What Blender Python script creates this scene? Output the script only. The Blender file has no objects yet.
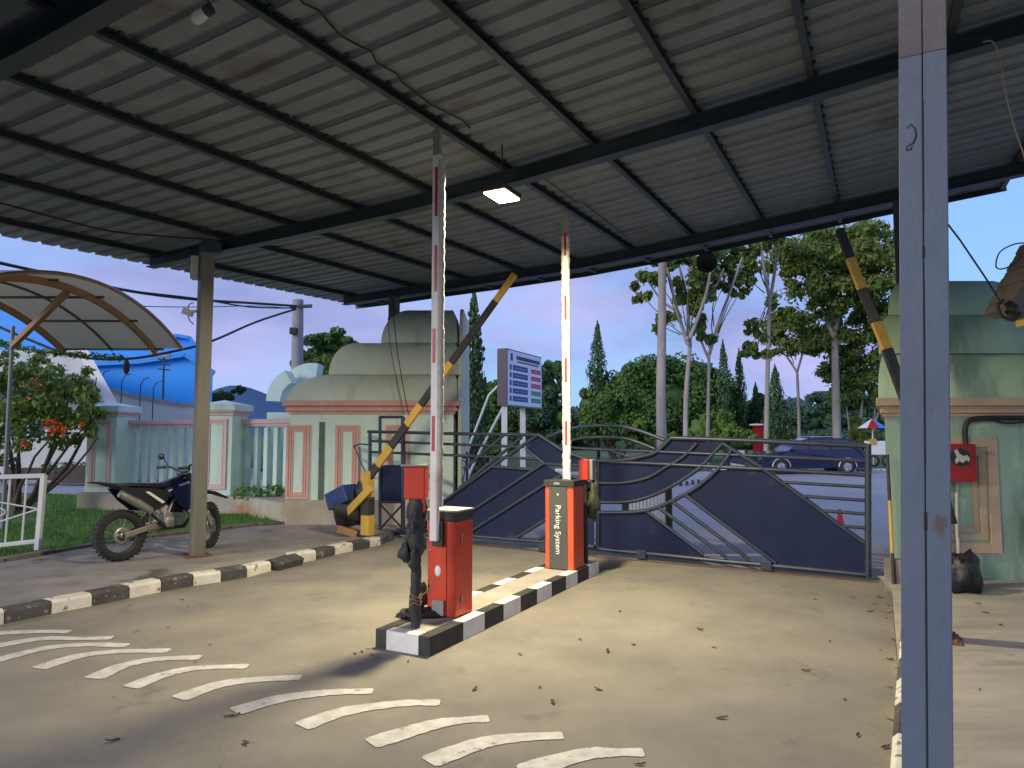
import bpy, bmesh, math, random
from mathutils import Vector, Matrix, noise
from mathutils.geometry import tessellate_polygon
random.seed(7)
PI=math.pi; rad=math.radians
S=bpy.context.scene; COL=S.collection
V=Vector
# ------------------------------------------------------------------ camera
FPX=700.0; PITCH=math.atan(51/700.); CH=1.6
cd=bpy.data.cameras.new('camera'); cam=bpy.data.objects.new('camera',cd); COL.objects.link(cam)
cam.location=(0,0,CH); cam.rotation_euler=(PI/2+PITCH,0,0)
cd.sensor_width=36; cd.lens=FPX/1024*36; cd.clip_end=3000; cd.clip_start=.05
S.camera=cam
def ray(x,y):
    a,b,c=(x-512)/FPX,1.0,-(y-384)/FPX
    cs,sn=math.cos(PITCH),math.sin(PITCH)
    return V((a,b*cs-c*sn,b*sn+c*cs))
O0=V((0,0,CH))
def G(x,y,z=0.):
    r=ray(x,y); return O0+r*((z-CH)/r.z)
def D(x,y,Y):
    r=ray(x,y); return O0+r*(Y/r.y)
def onplane(x,y,P,n):
    r=ray(x,y); return O0+r*((P-O0).dot(n)/r.dot(n))
A=rad(62.4); EV=V((math.cos(A),math.sin(A),0)); EU=V((math.sin(A),-math.cos(A),0))   # along / across the drive
def F(u,v,z=0.): return EU*u+EV*v+V((0,0,z))
# ------------------------------------------------------------------ materials
def mat(name,c1,c2=None,scale=4.,rough=.7,metal=0.,bump=0.,bscale=60.,c3=None,s3=1.2,t3=.55,detail=6.,coat=0.,emit=None,es=0.,trans=0.,ramp=(.35,.65),spec=.5,stretch=None,w3=.12,cracks=0.):
    m=bpy.data.materials.new(name); m.use_nodes=True; nt=m.node_tree; N=nt.nodes; L=nt.links
    b=N['Principled BSDF']; b.inputs['Roughness'].default_value=rough; b.inputs['Metallic'].default_value=metal
    b.inputs['Specular IOR Level'].default_value=spec
    b.inputs['Base Color'].default_value=(*c1,1)
    if coat: b.inputs['Coat Weight'].default_value=coat
    if trans: b.inputs['Transmission Weight'].default_value=trans
    tc=N.new('ShaderNodeTexCoord'); src=tc.outputs['Object']
    if stretch:
        mp=N.new('ShaderNodeMapping'); mp.inputs['Scale'].default_value=stretch; L.new(src,mp.inputs[0]); src=mp.outputs[0]
    def nz(s,d=detail):
        n=N.new('ShaderNodeTexNoise'); n.inputs['Scale'].default_value=s; n.inputs['Detail'].default_value=d; n.inputs['Roughness'].default_value=.62
        L.new(src,n.inputs['Vector']); return n.outputs['Fac']
    def rmp(f,a,b_):
        r=N.new('ShaderNodeMapRange'); r.inputs[1].default_value=a; r.inputs[2].default_value=b_; L.new(f,r.inputs[0]); return r.outputs[0]
    def mix(f,a,b_):
        x=N.new('ShaderNodeMix'); x.data_type='RGBA'; L.new(f,x.inputs[0])
        for v,i in((a,6),(b_,7)):
            if isinstance(v,tuple): x.inputs[i].default_value=(*v,1)
            else: L.new(v,x.inputs[i])
        return x.outputs[2]
    out=None
    if c2: out=mix(rmp(nz(scale),*ramp),c1,c2)
    if c3: out=mix(rmp(nz(s3,10.),t3,t3+w3),out if out else c1,c3)
    if cracks:
        wn=N.new('ShaderNodeTexNoise'); wn.inputs['Scale'].default_value=3.; wn.inputs['Detail'].default_value=5; L.new(src,wn.inputs['Vector'])
        ad=N.new('ShaderNodeVectorMath'); ad.operation='MULTIPLY_ADD'; ad.inputs[1].default_value=(.35,.35,.35); L.new(wn.outputs['Color'],ad.inputs[0]); L.new(src,ad.inputs[2])
        vo=N.new('ShaderNodeTexVoronoi'); vo.feature='DISTANCE_TO_EDGE'; vo.inputs['Scale'].default_value=cracks; L.new(ad.outputs[0],vo.inputs['Vector'])
        e1=rmp(vo.outputs['Distance'],.006,.0); msk=rmp(nz(.7,3.),.56,.72)
        mu=N.new('ShaderNodeMath'); mu.operation='MULTIPLY'; L.new(e1,mu.inputs[0]); L.new(msk,mu.inputs[1])
        out=mix(mu.outputs[0],out,tuple(q*.35 for q in c2))
        st=rmp(nz(1.9,9.),.60,.70); mu2=N.new('ShaderNodeMath'); mu2.operation='MULTIPLY'; mu2.inputs[1].default_value=.45; L.new(st,mu2.inputs[0])
        out=mix(mu2.outputs[0],out,tuple(q*.45 for q in c2))
        gv=rmp(nz(140.,2.),.62,.72); mu3=N.new('ShaderNodeMath'); mu3.operation='MULTIPLY'; mu3.inputs[1].default_value=.35; L.new(gv,mu3.inputs[0])
        out=mix(mu3.outputs[0],out,tuple(min(.6,q*1.7) for q in c1))
    if out: L.new(out,b.inputs['Base Color'])
    if bump:
        bp=N.new('ShaderNodeBump'); bp.inputs['Strength'].default_value=bump; bp.inputs['Distance'].default_value=.01
        L.new(nz(bscale),bp.inputs['Height']); L.new(bp.outputs[0],b.inputs['Normal'])
    if emit: b.inputs['Emission Color'].default_value=(*emit,1); b.inputs['Emission Strength'].default_value=es
    return m
M={}
M['asphalt']=mat('concrete_road',(.27,.253,.213),(.182,.174,.155),1.1,.85,bump=.9,bscale=110,c3=(.30,.275,.215),s3=.6,t3=.5,w3=.3,cracks=.55)
M['outer']=mat('asphalt_outer',(.37,.365,.38),(.31,.31,.325),1.2,.8,bump=.4,bscale=60,c3=(.42,.41,.42),s3=.3,t3=.5,w3=.3)
M['pave']=mat('pavement',(.31,.29,.265),(.21,.197,.18),2.2,.88,bump=.9,bscale=60,c3=(.10,.095,.085),s3=1.1,t3=.60,w3=.06,cracks=1.3)
M['paveR']=mat('pavement_right',(.42,.385,.31),(.30,.275,.225),2.5,.88,bump=.9,bscale=60,c3=(.15,.135,.11),s3=.7,t3=.60,stretch=(.4,1.6,1),cracks=.9)
M['kw']=mat('kerb_white',(.72,.70,.62),(.56,.54,.47),6,.75,bump=.7,bscale=25,c3=(.20,.18,.15),s3=9,t3=.57,w3=.05)
M['kb']=mat('kerb_black',(.045,.047,.047),(.08,.08,.078),6,.75,bump=.7,bscale=25,c3=(.24,.22,.19),s3=11,t3=.58,w3=.05)
M['iw']=mat('island_white',(.78,.77,.72),(.66,.64,.58),6,.7,bump=.3,bscale=25,c3=(.3,.28,.25),s3=6,t3=.68,w3=.05)
M['ib']=mat('island_black',(.02,.02,.02),(.045,.045,.045),6,.7,bump=.3,bscale=25)
M['itop']=mat('island_top',(.36,.34,.30),(.27,.25,.22),3,.85,bump=.5,bscale=40,c3=(.5,.48,.42),s3=2,t3=.6)
M['paint']=mat('road_paint',(.64,.64,.61),(.44,.435,.41),9,.7,bump=.6,bscale=90,c3=(.24,.23,.20),s3=14,t3=.61,w3=.06)
M['grassbase']=mat('grass_ground',(.05,.13,.025),(.085,.15,.035),3,.95,bump=.8,bscale=20,c3=(.16,.13,.08),s3=1.1,t3=.6)
M['farGrass']=mat('far_grass',(.07,.13,.035),(.10,.16,.05),.4,.95,c3=(.05,.09,.03),s3=.2)
M['blade']=mat('grass_blade',(.06,.19,.025),(.12,.25,.045),3,.7)
M['steel']=mat('dark_steel',(.032,.048,.062),(.05,.065,.078),5,.45,.3,bump=.1,c3=(.10,.06,.04),s3=6,t3=.68)
M['purlin']=mat('purlin_steel',(.04,.055,.065),(.06,.07,.075),5,.5,.3)
M['roof']=mat('roof_sheet_metal',(.235,.262,.285),(.185,.207,.225),2.5,.6,.1,bump=.9,bscale=120,c3=(.15,.14,.115),s3=1.3,t3=.60,w3=.1)
M['polegrey']=mat('pole_paint_grey',(.20,.19,.15),(.15,.145,.12),4,.5,.1,bump=.15,c3=(.28,.24,.17),s3=3,t3=.62,stretch=(1,1,.25))
M['polefront']=mat('column_paint_blue_grey',(.082,.110,.158),(.068,.093,.138),2.5,.6,.0,bump=.35,bscale=14,c3=(.07,.058,.058),s3=8,t3=.64,w3=.03,stretch=(1.2,1.2,.8))
M['colprimer']=mat('column_primer',(.125,.115,.13),(.09,.075,.08),5,.7,.1,bump=.3,c3=(.14,.08,.06),s3=6,t3=.6)
M['coldark']=mat('column_dark',(.045,.06,.06),(.07,.08,.075),4,.5,.1)
M['seam']=mat('weld_seam',(.012,.013,.016),None,rough=.9)
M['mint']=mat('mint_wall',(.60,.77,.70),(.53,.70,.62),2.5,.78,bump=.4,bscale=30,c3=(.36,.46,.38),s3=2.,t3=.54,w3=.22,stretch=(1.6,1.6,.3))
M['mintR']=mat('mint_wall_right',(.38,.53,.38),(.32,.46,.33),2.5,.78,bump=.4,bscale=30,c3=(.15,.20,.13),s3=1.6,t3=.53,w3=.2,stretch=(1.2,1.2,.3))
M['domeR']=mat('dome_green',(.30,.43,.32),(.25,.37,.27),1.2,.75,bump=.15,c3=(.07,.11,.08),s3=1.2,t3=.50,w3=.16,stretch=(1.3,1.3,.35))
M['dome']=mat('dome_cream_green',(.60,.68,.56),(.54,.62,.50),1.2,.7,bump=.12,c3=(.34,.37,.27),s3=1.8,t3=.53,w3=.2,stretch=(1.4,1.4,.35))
M['plinth']=mat('stained_plinth',(.42,.40,.33),(.33,.29,.22),2.2,.85,bump=.4,c3=(.36,.17,.09),s3=1.3,t3=.52,w3=.12)
M['pink']=mat('pink_trim',(.66,.38,.32),(.58,.32,.26),3,.7,bump=.1,c3=(.45,.3,.24),s3=2,t3=.62)
M['pinklight']=mat('pale_pink_trim',(.68,.48,.47),(.6,.42,.42),3,.7)
M['peach']=mat('peach_trim',(.62,.44,.29),(.52,.36,.23),3,.7,bump=.15,c3=(.33,.24,.16),s3=3,t3=.62,stretch=(1,1,3))
M['slit']=mat('slot_shade_green',(.07,.12,.09),(.1,.16,.12),5,.8)  # recess shade put into the dark green; the strip itself is not sunk
M['navy']=mat('navy_gate_sheet',(.006,.012,.048),(.009,.017,.06),3,.55,0.,bump=.08,c3=(.035,.036,.055),s3=2.5,t3=.60,w3=.1,spec=.2)
M['gtube']=mat('gate_tube_paint',(.028,.04,.066),(.045,.056,.08),5,.38,.25,bump=.1)
M['bluepaint']=mat('blue_steel_paint',(.02,.045,.16),(.03,.06,.18),4,.45,.2)
M['black']=mat('black_matte',(.015,.015,.016),(.03,.03,.03),8,.7)
M['rubber']=mat('rubber',(.02,.02,.02),(.035,.034,.033),12,.85,bump=.3)
M['blackbag']=mat('black_plastic_bag',(.012,.012,.013),(.02,.02,.02),6,.35,bump=1.,bscale=25)
M['red']=mat('cabinet_red',(.62,.045,.012),(.48,.036,.012),3,.42,.05,bump=.08,c3=(.30,.06,.035),s3=9,t3=.64,w3=.05,coat=.15)
M['orange']=mat('cabinet_orange_red',(.70,.085,.018),(.58,.07,.018),3,.42,bump=.08,c3=(.35,.08,.04),s3=9,t3=.65,w3=.05,coat=.15)
M['darkgreen']=mat('cabinet_panel_charcoal',(.055,.06,.05),(.065,.07,.06),3,.45)
M['creamtop']=mat('cabinet_lid_cream',(.55,.52,.44),(.45,.42,.36),6,.5)
M['armw']=mat('arm_white',(.74,.73,.72),(.66,.65,.64),5,.45,c3=(.5,.48,.45),s3=4,t3=.65)
M['foam']=mat('led_strip_silicone',(.50,.48,.42),(.42,.40,.35),20,.5,bump=1.,bscale=50)
M['reflred']=mat('red_reflector',(.50,.03,.03),(.4,.02,.025),8,.35)
M['armtip']=mat('arm_tip_grey',(.28,.27,.26),(.22,.22,.21),6,.5)
M['yellow']=mat('yellow_paint',(.58,.36,.06),(.48,.29,.05),6,.6,c3=(.22,.15,.07),s3=6,t3=.66,w3=.05)
M['bblack']=mat('black_arm_paint',(.02,.02,.022),(.035,.035,.035),6,.6)
M['whitepaint']=mat('white_steel_paint',(.75,.75,.74),(.66,.66,.66),5,.5,c3=(.4,.32,.25),s3=8,t3=.68,w3=.04)
M['concpole']=mat('concrete_pole',(.33,.33,.34),(.25,.25,.26),3,.9,bump=.4,c3=(.2,.15,.12),s3=3,t3=.62,stretch=(1,1,.2))
M['bluewall']=mat('bright_blue_cladding',(.0,.32,.86),(.0,.29,.80),.5,.5,bump=.0)
M['blueroof']=mat('blue_roof_sheet',(.0,.26,.72),(.0,.23,.66),.6,.45)
M['houseW']=mat('house_render_white',(.62,.64,.60),(.52,.54,.50),1.2,.8,bump=.2)
M['houseGlass']=mat('house_window_glass',(.03,.07,.13),(.08,.14,.22),2,.12)
M['poly']=mat('canopy_polycarbonate',(.50,.49,.42),(.58,.56,.48),1.1,.35,c3=(.2,.22,.22),s3=.9,t3=.55,w3=.2)
M['arch']=mat('arch_orange_brown',(.38,.20,.08),(.32,.165,.065),4,.5)
M['archdark']=mat('arch_purlin_brown',(.10,.075,.06),None,rough=.6)
M['bark']=mat('pale_bark',(.38,.33,.29),(.27,.23,.20),2,.9,bump=.6,bscale=12,c3=(.2,.16,.13),s3=2.2,t3=.6,stretch=(1,1,.35))
M['barkD']=mat('dark_bark',(.10,.075,.055),(.06,.045,.035),4,.9,bump=.6,bscale=14)
def leafm(n,a,b,c=None): return mat(n,a,b,.45,.55,c3=c,s3=1.6,t3=.55,w3=.15,spec=.35)
M['lfA']=leafm('leaf_teak',(.10,.165,.03),(.16,.22,.05),(.24,.27,.075))
M['lfB']=leafm('leaf_teak_yellowing',(.30,.31,.08),(.20,.22,.06))
M['lfC']=leafm('leaf_mango',(.075,.17,.03),(.13,.24,.045),(.19,.27,.055))
M['lfC2']=leafm('leaf_mango_bright',(.15,.28,.045),(.2,.32,.06))
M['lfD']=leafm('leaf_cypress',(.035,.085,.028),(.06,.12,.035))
M['lfE']=leafm('leaf_distant',(.035,.085,.06),(.06,.12,.075))
M['lfS']=leafm('leaf_shrub',(.06,.14,.03),(.14,.20,.05))
M['lfS2']=leafm('leaf_shrub_yellow',(.30,.32,.06),(.2,.26,.05))
M['flower']=mat('flower_coral',(.75,.10,.06),(.8,.22,.06),4,.6)
M['deadleaf']=mat('dead_leaf',(.26,.13,.05),(.36,.22,.09),6,.8)
M['deadleaf2']=mat('dead_leaf_dark',(.11,.055,.03),(.16,.09,.045),6,.8)
M['bikeblack']=mat('bike_black_plastic',(.012,.013,.017),(.02,.02,.024),8,.3)
M['bikeblue']=mat('bike_blue_plastic',(.012,.03,.10),(.01,.02,.07),6,.28)
M['alloy']=mat('alloy_metal',(.42,.40,.34),(.30,.28,.24),9,.4,.7)
M['rim']=mat('rim_dark',(.05,.05,.05),None,rough=.4,metal=.6)
M['rusty']=mat('rusty_iron',(.20,.09,.045),(.10,.05,.03),9,.9)
M['redbox']=mat('red_panel_box',(.36,.015,.018),(.28,.012,.015),4,.4)
M['carblue']=mat('car_paint_navy',(.006,.009,.045),(.007,.01,.05),3,.22,.3,coat=.8)
M['carglass']=mat('car_glass',(.06,.045,.07),None,rough=.08)
M['silver']=mat('silver_paint',(.5,.5,.52),None,rough=.35,metal=.5)
M['signface']=mat('sign_face',(.80,.87,.93),(.74,.81,.89),2,.5)
M['signframe']=mat('sign_frame_dark',(.03,.02,.04),None,rough=.5)
M['signgreen']=mat('sign_green',(.01,.33,.17),None,rough=.5)
M['signblue']=mat('sign_blue',(.02,.06,.30),None,rough=.5)
M['signred']=mat('sign_red',(.62,.05,.10),None,rough=.5)
M['signmid']=mat('sign_pale_text',(.30,.34,.55),None,rough=.5)
M['signtext']=mat('sign_dark_text',(.06,.07,.16),None,rough=.6)
M['white']=mat('plain_white',(.78,.78,.76),None,rough=.5)
M['brick']=mat('old_roof_tile',(.10,.085,.07),(.17,.145,.12),5,.9,bump=.8,c3=(.07,.06,.05),s3=4,t3=.55)
M['cardboard']=mat('weathered_board',(.42,.22,.12),(.3,.16,.09),5,.85)
M['tarp']=mat('dark_tarp',(.02,.022,.025),(.035,.035,.035),5,.6,bump=1,bscale=18)
M['olivebag']=mat('olive_bag',(.045,.055,.03),(.07,.08,.05),8,.6,bump=1,bscale=25)
M['hill']=mat('hill_haze_blue',(.045,.10,.20),(.055,.12,.22),.02,.95)  # distance haze is put into the hill's blue base colour
M['lampglow']=mat('lit_lamp_face',(1,.9,.7),None,emit=(1,.80,.48),es=60)
M['whitebox']=mat('white_plastic',(.55,.54,.47),(.5,.49,.43),5,.5)
M['ywire']=mat('brown_wire',(.25,.16,.08),None,rough=.6)
M['stone']=mat('edging_stone',(.24,.21,.17),(.14,.12,.095),4,.9,bump=.8,bscale=20,c3=(.07,.065,.05),s3=2,t3=.55)
M['pathc']=mat('path_concrete',(.33,.34,.38),(.27,.28,.31),2,.8)
def translucent(m,col,f):
    nt=m.node_tree; N=nt.nodes; L=nt.links; b=N['Principled BSDF']; o=[n for n in N if n.type=='OUTPUT_MATERIAL'][0]
    t=N.new('ShaderNodeBsdfTranslucent'); t.inputs[0].default_value=(*col,1); x=N.new('ShaderNodeMixShader'); x.inputs[0].default_value=f
    L.new(b.outputs[0],x.inputs[1]); L.new(t.outputs[0],x.inputs[2]); L.new(x.outputs[0],o.inputs[0])
translucent(M['poly'],(.80,.74,.60),.5)
for k_,c_ in(('lfA',(.16,.26,.05)),('lfB',(.3,.32,.08)),('lfC',(.12,.24,.05)),('lfC2',(.2,.34,.07)),('lfS',(.2,.34,.07)),('lfS2',(.4,.42,.1)),('blade',(.14,.3,.05))): translucent(M[k_],c_,.3)
# ------------------------------------------------------------------ mesh builder
LOC={}
class MB:
    def __init__(s): s.v=[]; s.f=[]; s.m=[]; s.sm=[]
    def add(s,vs,fs,mi=0,smooth=False):
        b=len(s.v); s.v+= [V(p) for p in vs]
        for f in fs: s.f.append([b+i for i in f]); s.m.append(mi); s.sm.append(smooth)
        return s
    def box(s,c,size,rz=0.,mi=0,R=None):
        hx,hy,hz=size[0]/2,size[1]/2,size[2]/2; R=R or Matrix.Rotation(rz,3,'Z'); c=V(c)
        vs=[c+R@V((x*hx,y*hy,z*hz)) for x in(-1,1) for y in(-1,1) for z in(-1,1)]
        return s.add(vs,[(0,1,3,2),(4,6,7,5),(0,4,5,1),(2,3,7,6),(0,2,6,4),(1,5,7,3)],mi)
    def beam(s,p,q,w,h,mi=0,up=None):
        p,q=V(p),V(q); d=(q-p).normalized(); up=V(up) if up else (V((0,0,1)) if abs(d.z)<.95 else V((1,0,0)))
        x=d.cross(up).normalized(); z=x.cross(d).normalized()
        vs=[]
        for P in(p,q):
            for a,b in((-1,-1),(1,-1),(1,1),(-1,1)): vs.append(P+x*(a*w/2)+z*(b*h/2))
        return s.add(vs,[(0,3,2,1),(4,5,6,7),(0,1,5,4),(1,2,6,5),(2,3,7,6),(3,0,4,7)],mi)
    def tube(s,pts,r,n=8,mi=0,closed=False,cap=True,smooth=True):
        pts=[V(p) for p in pts]; k=len(pts); rs=r if isinstance(r,(list,tuple)) else [r]*k
        vs=[]; prev=None
        for i,p in enumerate(pts):
            if closed: d=(pts[(i+1)%k]-pts[i-1])
            else: d=(pts[min(i+1,k-1)]-pts[max(i-1,0)])
            d=d.normalized() if d.length>1e-9 else V((0,0,1))
            if prev is None: x=d.orthogonal().normalized()
            else:
                x=prev-d*prev.dot(d); x=x.normalized() if x.length>1e-6 else d.orthogonal().normalized()
            prev=x; y=d.cross(x)
            for j in range(n):
                t=2*PI*j/n; vs.append(p+(x*math.cos(t)+y*math.sin(t))*rs[i])
        fs=[]
        for i in range(k if closed else k-1):
            i2=(i+1)%k
            for j in range(n): fs.append((i*n+j,i*n+(j+1)%n,i2*n+(j+1)%n,i2*n+j))
        s.add(vs,fs,mi,smooth)
        if cap and not closed:
            s.add(vs[:n],[tuple(range(n-1,-1,-1))],mi); s.add(vs[-n:],[tuple(range(n))],mi)
        return s
    def prism(s,poly,ext,mi=0):
        n=len(poly); a=[V(p) for p in poly]; e=V(ext); b=[p+e for p in a]
        return s.add(a+b,[tuple(range(n-1,-1,-1)),tuple(range(n,2*n))]+[(i,(i+1)%n,n+(i+1)%n,n+i) for i in range(n)],mi)
    def sheet(s,poly,mi=0):
        fs=[f if (poly[f[1]]-poly[f[0]]).cross(poly[f[2]]-poly[f[0]]).z>0 else f[::-1] for f in tessellate_polygon([poly])]
        return s.add(poly,fs,mi)
    def quad(s,a,b,c,d,mi=0): return s.add([a,b,c,d],[(0,1,2,3)],mi)
    def lathe(s,c,prof,n=20,mi=0,R=None,smooth=True):
        R=R or Matrix.Identity(3); c=V(c); vs=[]
        for r,z in prof:
            for j in range(n):
                t=2*PI*j/n; vs.append(c+R@V((r*math.cos(t),r*math.sin(t),z)))
        fs=[(i*n+j,i*n+(j+1)%n,(i+1)*n+(j+1)%n,(i+1)*n+j) for i in range(len(prof)-1) for j in range(n)]
        return s.add(vs,fs,mi,smooth)
    def ball(s,c,r,n=10,m=7,mi=0,jit=0.,smooth=True):
        c=V(c); rx,ry,rz=r if isinstance(r,(tuple,list)) else (r,r,r); vs=[]
        for i in range(m+1):
            t=PI*i/m
            for j in range(n):
                p=2*PI*j/n; k=1+ (jit*noise.noise(V((math.sin(t)*math.cos(p)*1.7+c.x,math.sin(t)*math.sin(p)*1.7+c.y,math.cos(t)*1.7+c.z))) if jit else 0)
                vs.append(c+V((rx*math.sin(t)*math.cos(p)*k,ry*math.sin(t)*math.sin(p)*k,rz*math.cos(t)*k)))
        return s.add(vs,[(i*n+j,(i+1)*n+j,(i+1)*n+(j+1)%n,i*n+(j+1)%n) for i in range(m) for j in range(n)],mi,smooth)
    def xform(s,T):
        s.v=[T@p for p in s.v]; return s
    def build(s,name,mats,parent=None,local=False,bevel=0.,fixn=True):
        me=bpy.data.meshes.new(name)
        off=V((0,0,0)) if (local or parent is None) else LOC.get(parent.name,V((0,0,0)))
        me.from_pydata([tuple(p-off) for p in s.v],[],s.f)
        if not isinstance(mats,(list,tuple)): mats=[mats]
        for m in mats: me.materials.append(M[m] if isinstance(m,str) else m)
        me.polygons.foreach_set('material_index',s.m); me.polygons.foreach_set('use_smooth',s.sm)
        me.update()
        if fixn and len(s.f)<20000:
            bm=bmesh.new(); bm.from_mesh(me); bmesh.ops.recalc_face_normals(bm,faces=bm.faces); bm.to_mesh(me); bm.free()
        o=bpy.data.objects.new(name,me); COL.objects.link(o)
        if parent is not None: o.parent=parent
        LOC[o.name]=off
        if bevel:
            b=o.modifiers.new('bevel','BEVEL'); b.width=bevel; b.segments=2; b.limit_method='ANGLE'
        return o
def tag(o,label,cat,group=None):
    o['label']=label; o['category']=cat
    if group: o['group']=group
    return o
def struct(o): o['kind']='structure'; return o
def stuff(o,label,cat): o['kind']='stuff'; return tag(o,label,cat)
def thing(name,label,cat,loc=(0,0,0),group=None,rz=0.):
    o=bpy.data.objects.new(name,None); COL.objects.link(o); o.location=loc; o.rotation_euler=(0,0,rz); o.empty_display_size=.2
    LOC[o.name]=V(loc); return tag(o,label,cat,group)
def dup(root,loc,rz=None,label=None):
    c=root.copy(); COL.objects.link(c); c.location=loc
    if rz is not None: c.rotation_euler=(0,0,rz)
    if label: c['label']=label
    for ch in list(root.children):
        k=ch.copy(); COL.objects.link(k); k.parent=c
        for g in list(ch.children):
            h=g.copy(); COL.objects.link(h); h.parent=k
    return c
def catenary(a,b,sag,n=14):
    a,b=V(a),V(b); return [a.lerp(b,i/n)-V((0,0,sag*4*(i/n)*(1-i/n))) for i in range(n+1)]
# ------------------------------------------------------------------ roof height law
US=[-9.9,-9,-8.5,-7.6,-6.3,-4.5,-3.1,-2,-.8,.2,2,4]; ZS=[3.91,3.92,3.93,3.96,3.99,4.05,4.15,4.25,4.36,4.46,4.62,4.8]
def zb(u,v=6.):
    for i in range(len(US)-1):
        if u<=US[i+1] or i==len(US)-2:
            t=(u-US[i])/(US[i+1]-US[i]); return ZS[i]+(ZS[i+1]-ZS[i])*t+.035*(v-6)
# ------------------------------------------------------------------ SETTING: ground sheets
struct(MB().quad((-900,-300,-.06),(900,-300,-.06),(900,1500,-.06),(-900,1500,-.06)).build('ground','farGrass'))
LV=[(4,624),(51,614),(92,606),(129,598.6),(161,592),(193,586),(221,582),(247,577.5),(271,571),(293,564),(316,560),(335,555),(353,551),(370,547.5),(381,545),(394,540)]
kl=[G(*p) for p in LV]
d0=(kl[0]-kl[2]).normalized(); pre=[kl[0]+d0*(.5*i) for i in range(14,0,-1)]
kpath=pre+kl
end=F(-7.3,9.35); 
road=MB(); 
poly=[F(.06,-8),F(.06,8.9),G(600,548.5),G(470,541),kl[-1]+V((-.1,.5,0))]+[V((p.x-.1,p.y,0)) for p in reversed(kpath)]+[V((-8,-6,0))]
road.sheet(poly); struct(road.build('road','asphalt'))
struct(MB().quad((-30,5,-.03),(60,5,-.03),(60,31.5,-.03),(-30,31.5,-.03)).build('outer_road','outer'))
# threshold slab edge of the concrete apron (small real step)
# kerb left, block by block
def kerbblock(mb,p,q,w,h,mi,side):
    d=(q-p).normalized(); n=V((-d.y,d.x,0))*side; g=.004
    p=p+d*g; q=q-d*g; ch=.025
    prof=[(0,-.05),(0,h-ch),(ch,h),(w,h),(w,-.05)]
    a=[p+n*x+V((0,0,z)) for x,z in prof]; b=[q+n*x+V((0,0,z)) for x,z in prof]
    k=len(prof); mb.add(a+b,[tuple(range(k)),tuple(range(2*k-1,k-1,-1))]+[(i,i+1,k+i+1,k+i) for i in range(k-1)],mi)
kb=MB(); col=0
for i in range(len(kpath)-1):
    c=(i-len(pre))%2; c=1 if (i-len(pre))%2==0 else 0   # 1=black
    if i-len(pre)==8:   # broken block lying tilted
        continue
    if kpath[i].y<-2: pass
    kerbblock(kb,kpath[i],kpath[i+1],.16,.12+random.uniform(-.006,.006),c,1)
# recolour order: first full block (4..51) is black
kerbL=struct(kb.build('kerb',['kw','kb']))
tag(kerbL,'','') ; del kerbL['label']; del kerbL['category']
bb=MB(); c=(kpath[len(pre)+8]+kpath[len(pre)+9])/2+V((.05,.0,.05)); dd=(kpath[len(pre)+9]-kpath[len(pre)+8])
bb.box((0,0,0),(dd.length*.95,.16,.13),R=Matrix.Rotation(math.atan2(dd.y,dd.x)-.12,3,'Z')@Matrix.Rotation(.35,3,'X')); bb.xform(Matrix.Translation(c))
tag(bb.build('kerb_stone','kb',bevel=.012),'broken black kerb stone tipped out of the kerb line','kerb stone')
# left pavement + lawn
edge=[G(-260,600,.1),G(0,562,.1),G(50,553,.1),G(96,545,.1),G(150,538,.1),G(200,532,.1),G(256,526,.1),G(300,523,.1)]
ip=[p+V((-(kpath[min(i+1,len(kpath)-1)]-kpath[max(i-1,0)]).normalized().y,(kpath[min(i+1,len(kpath)-1)]-kpath[max(i-1,0)]).normalized().x,0))*.14 for i,p in enumerate(kpath)]
pv=[V((p.x,p.y,.1)) for p in ip if p.y>2.]
pvp=pv+[V((-1.6,11.95,.1)),V((-3.9,12.1,.1))]+list(reversed(edge))+[V((-9,2,.1))]
mb=MB(); mb.sheet(pvp); struct(mb.build('pavement','pave'))
# paving joints and cracks as shallow dark grooves on the left pavement
lawnp=edge+[V((-3.9,12.1,.1)),V((-3.9,13,.1)),V((-9,17,.1)),V((-22,24,.1)),V((-22,8,.1))]
lawnp=[V((p.x,p.y,.085)) for p in lawnp]
mb=MB(); mb.sheet(lawnp); struct(mb.build('lawn_ground','grassbase'))
mb=MB()
for i in range(len(edge)-1):
    a,b=edge[i],edge[i+1]; n=max(1,int((b-a).length/.35))
    for k in range(n):
        p=a.lerp(b,k/n); q=a.lerp(b,(k+.97)/n); j=random.uniform(-.02,.02)
        mb.beam(p+V((0,j+.05,-.01)),q+V((0,j+.05,-.01)),.11+random.uniform(-.02,.02),.1+random.uniform(-.02,.02))
struct(mb.build('lawn_edging','stone',bevel=.01))
struct(MB().prism([D(-80,487,20.5)*1,D(40,487,20.5),D(100,487,20.5),D(106,478,25),D(-80,478,25)] and [V((-22,19.5,.1)),V((-12,18.2,.1)),V((-9.5,17.0,.1)),V((-11,21.5,.1)),V((-22,24,.1))],(0,0,.03)).build('path','pathc'))
# right pavement
pr=[F(.06,-6,.1),F(.06,7.85,.1),V((3.9,7.6,.1)),V((9,7.6,.1)),V((12,0,.1)),V((6,-8,.1))]
mb=MB(); mb.add(pr,[tuple(range(len(pr)))]); struct(mb.build('pavement_right','paveR'))
kr=MB()
ka=G(892.5,768); kc=G(903.5,600); kd_=(kc-ka).normalized(); ka=ka-kd_*4.0; i=0; q=0.
while (ka+kd_*q).y<7.0:
    kerbblock(kr,ka+kd_*q,ka+kd_*(q+.46),.14,.12,i%2,-1); q+=.46; i+=1
struct(kr.build('kerb_right',['kw','kb'],bevel=.0))
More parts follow.
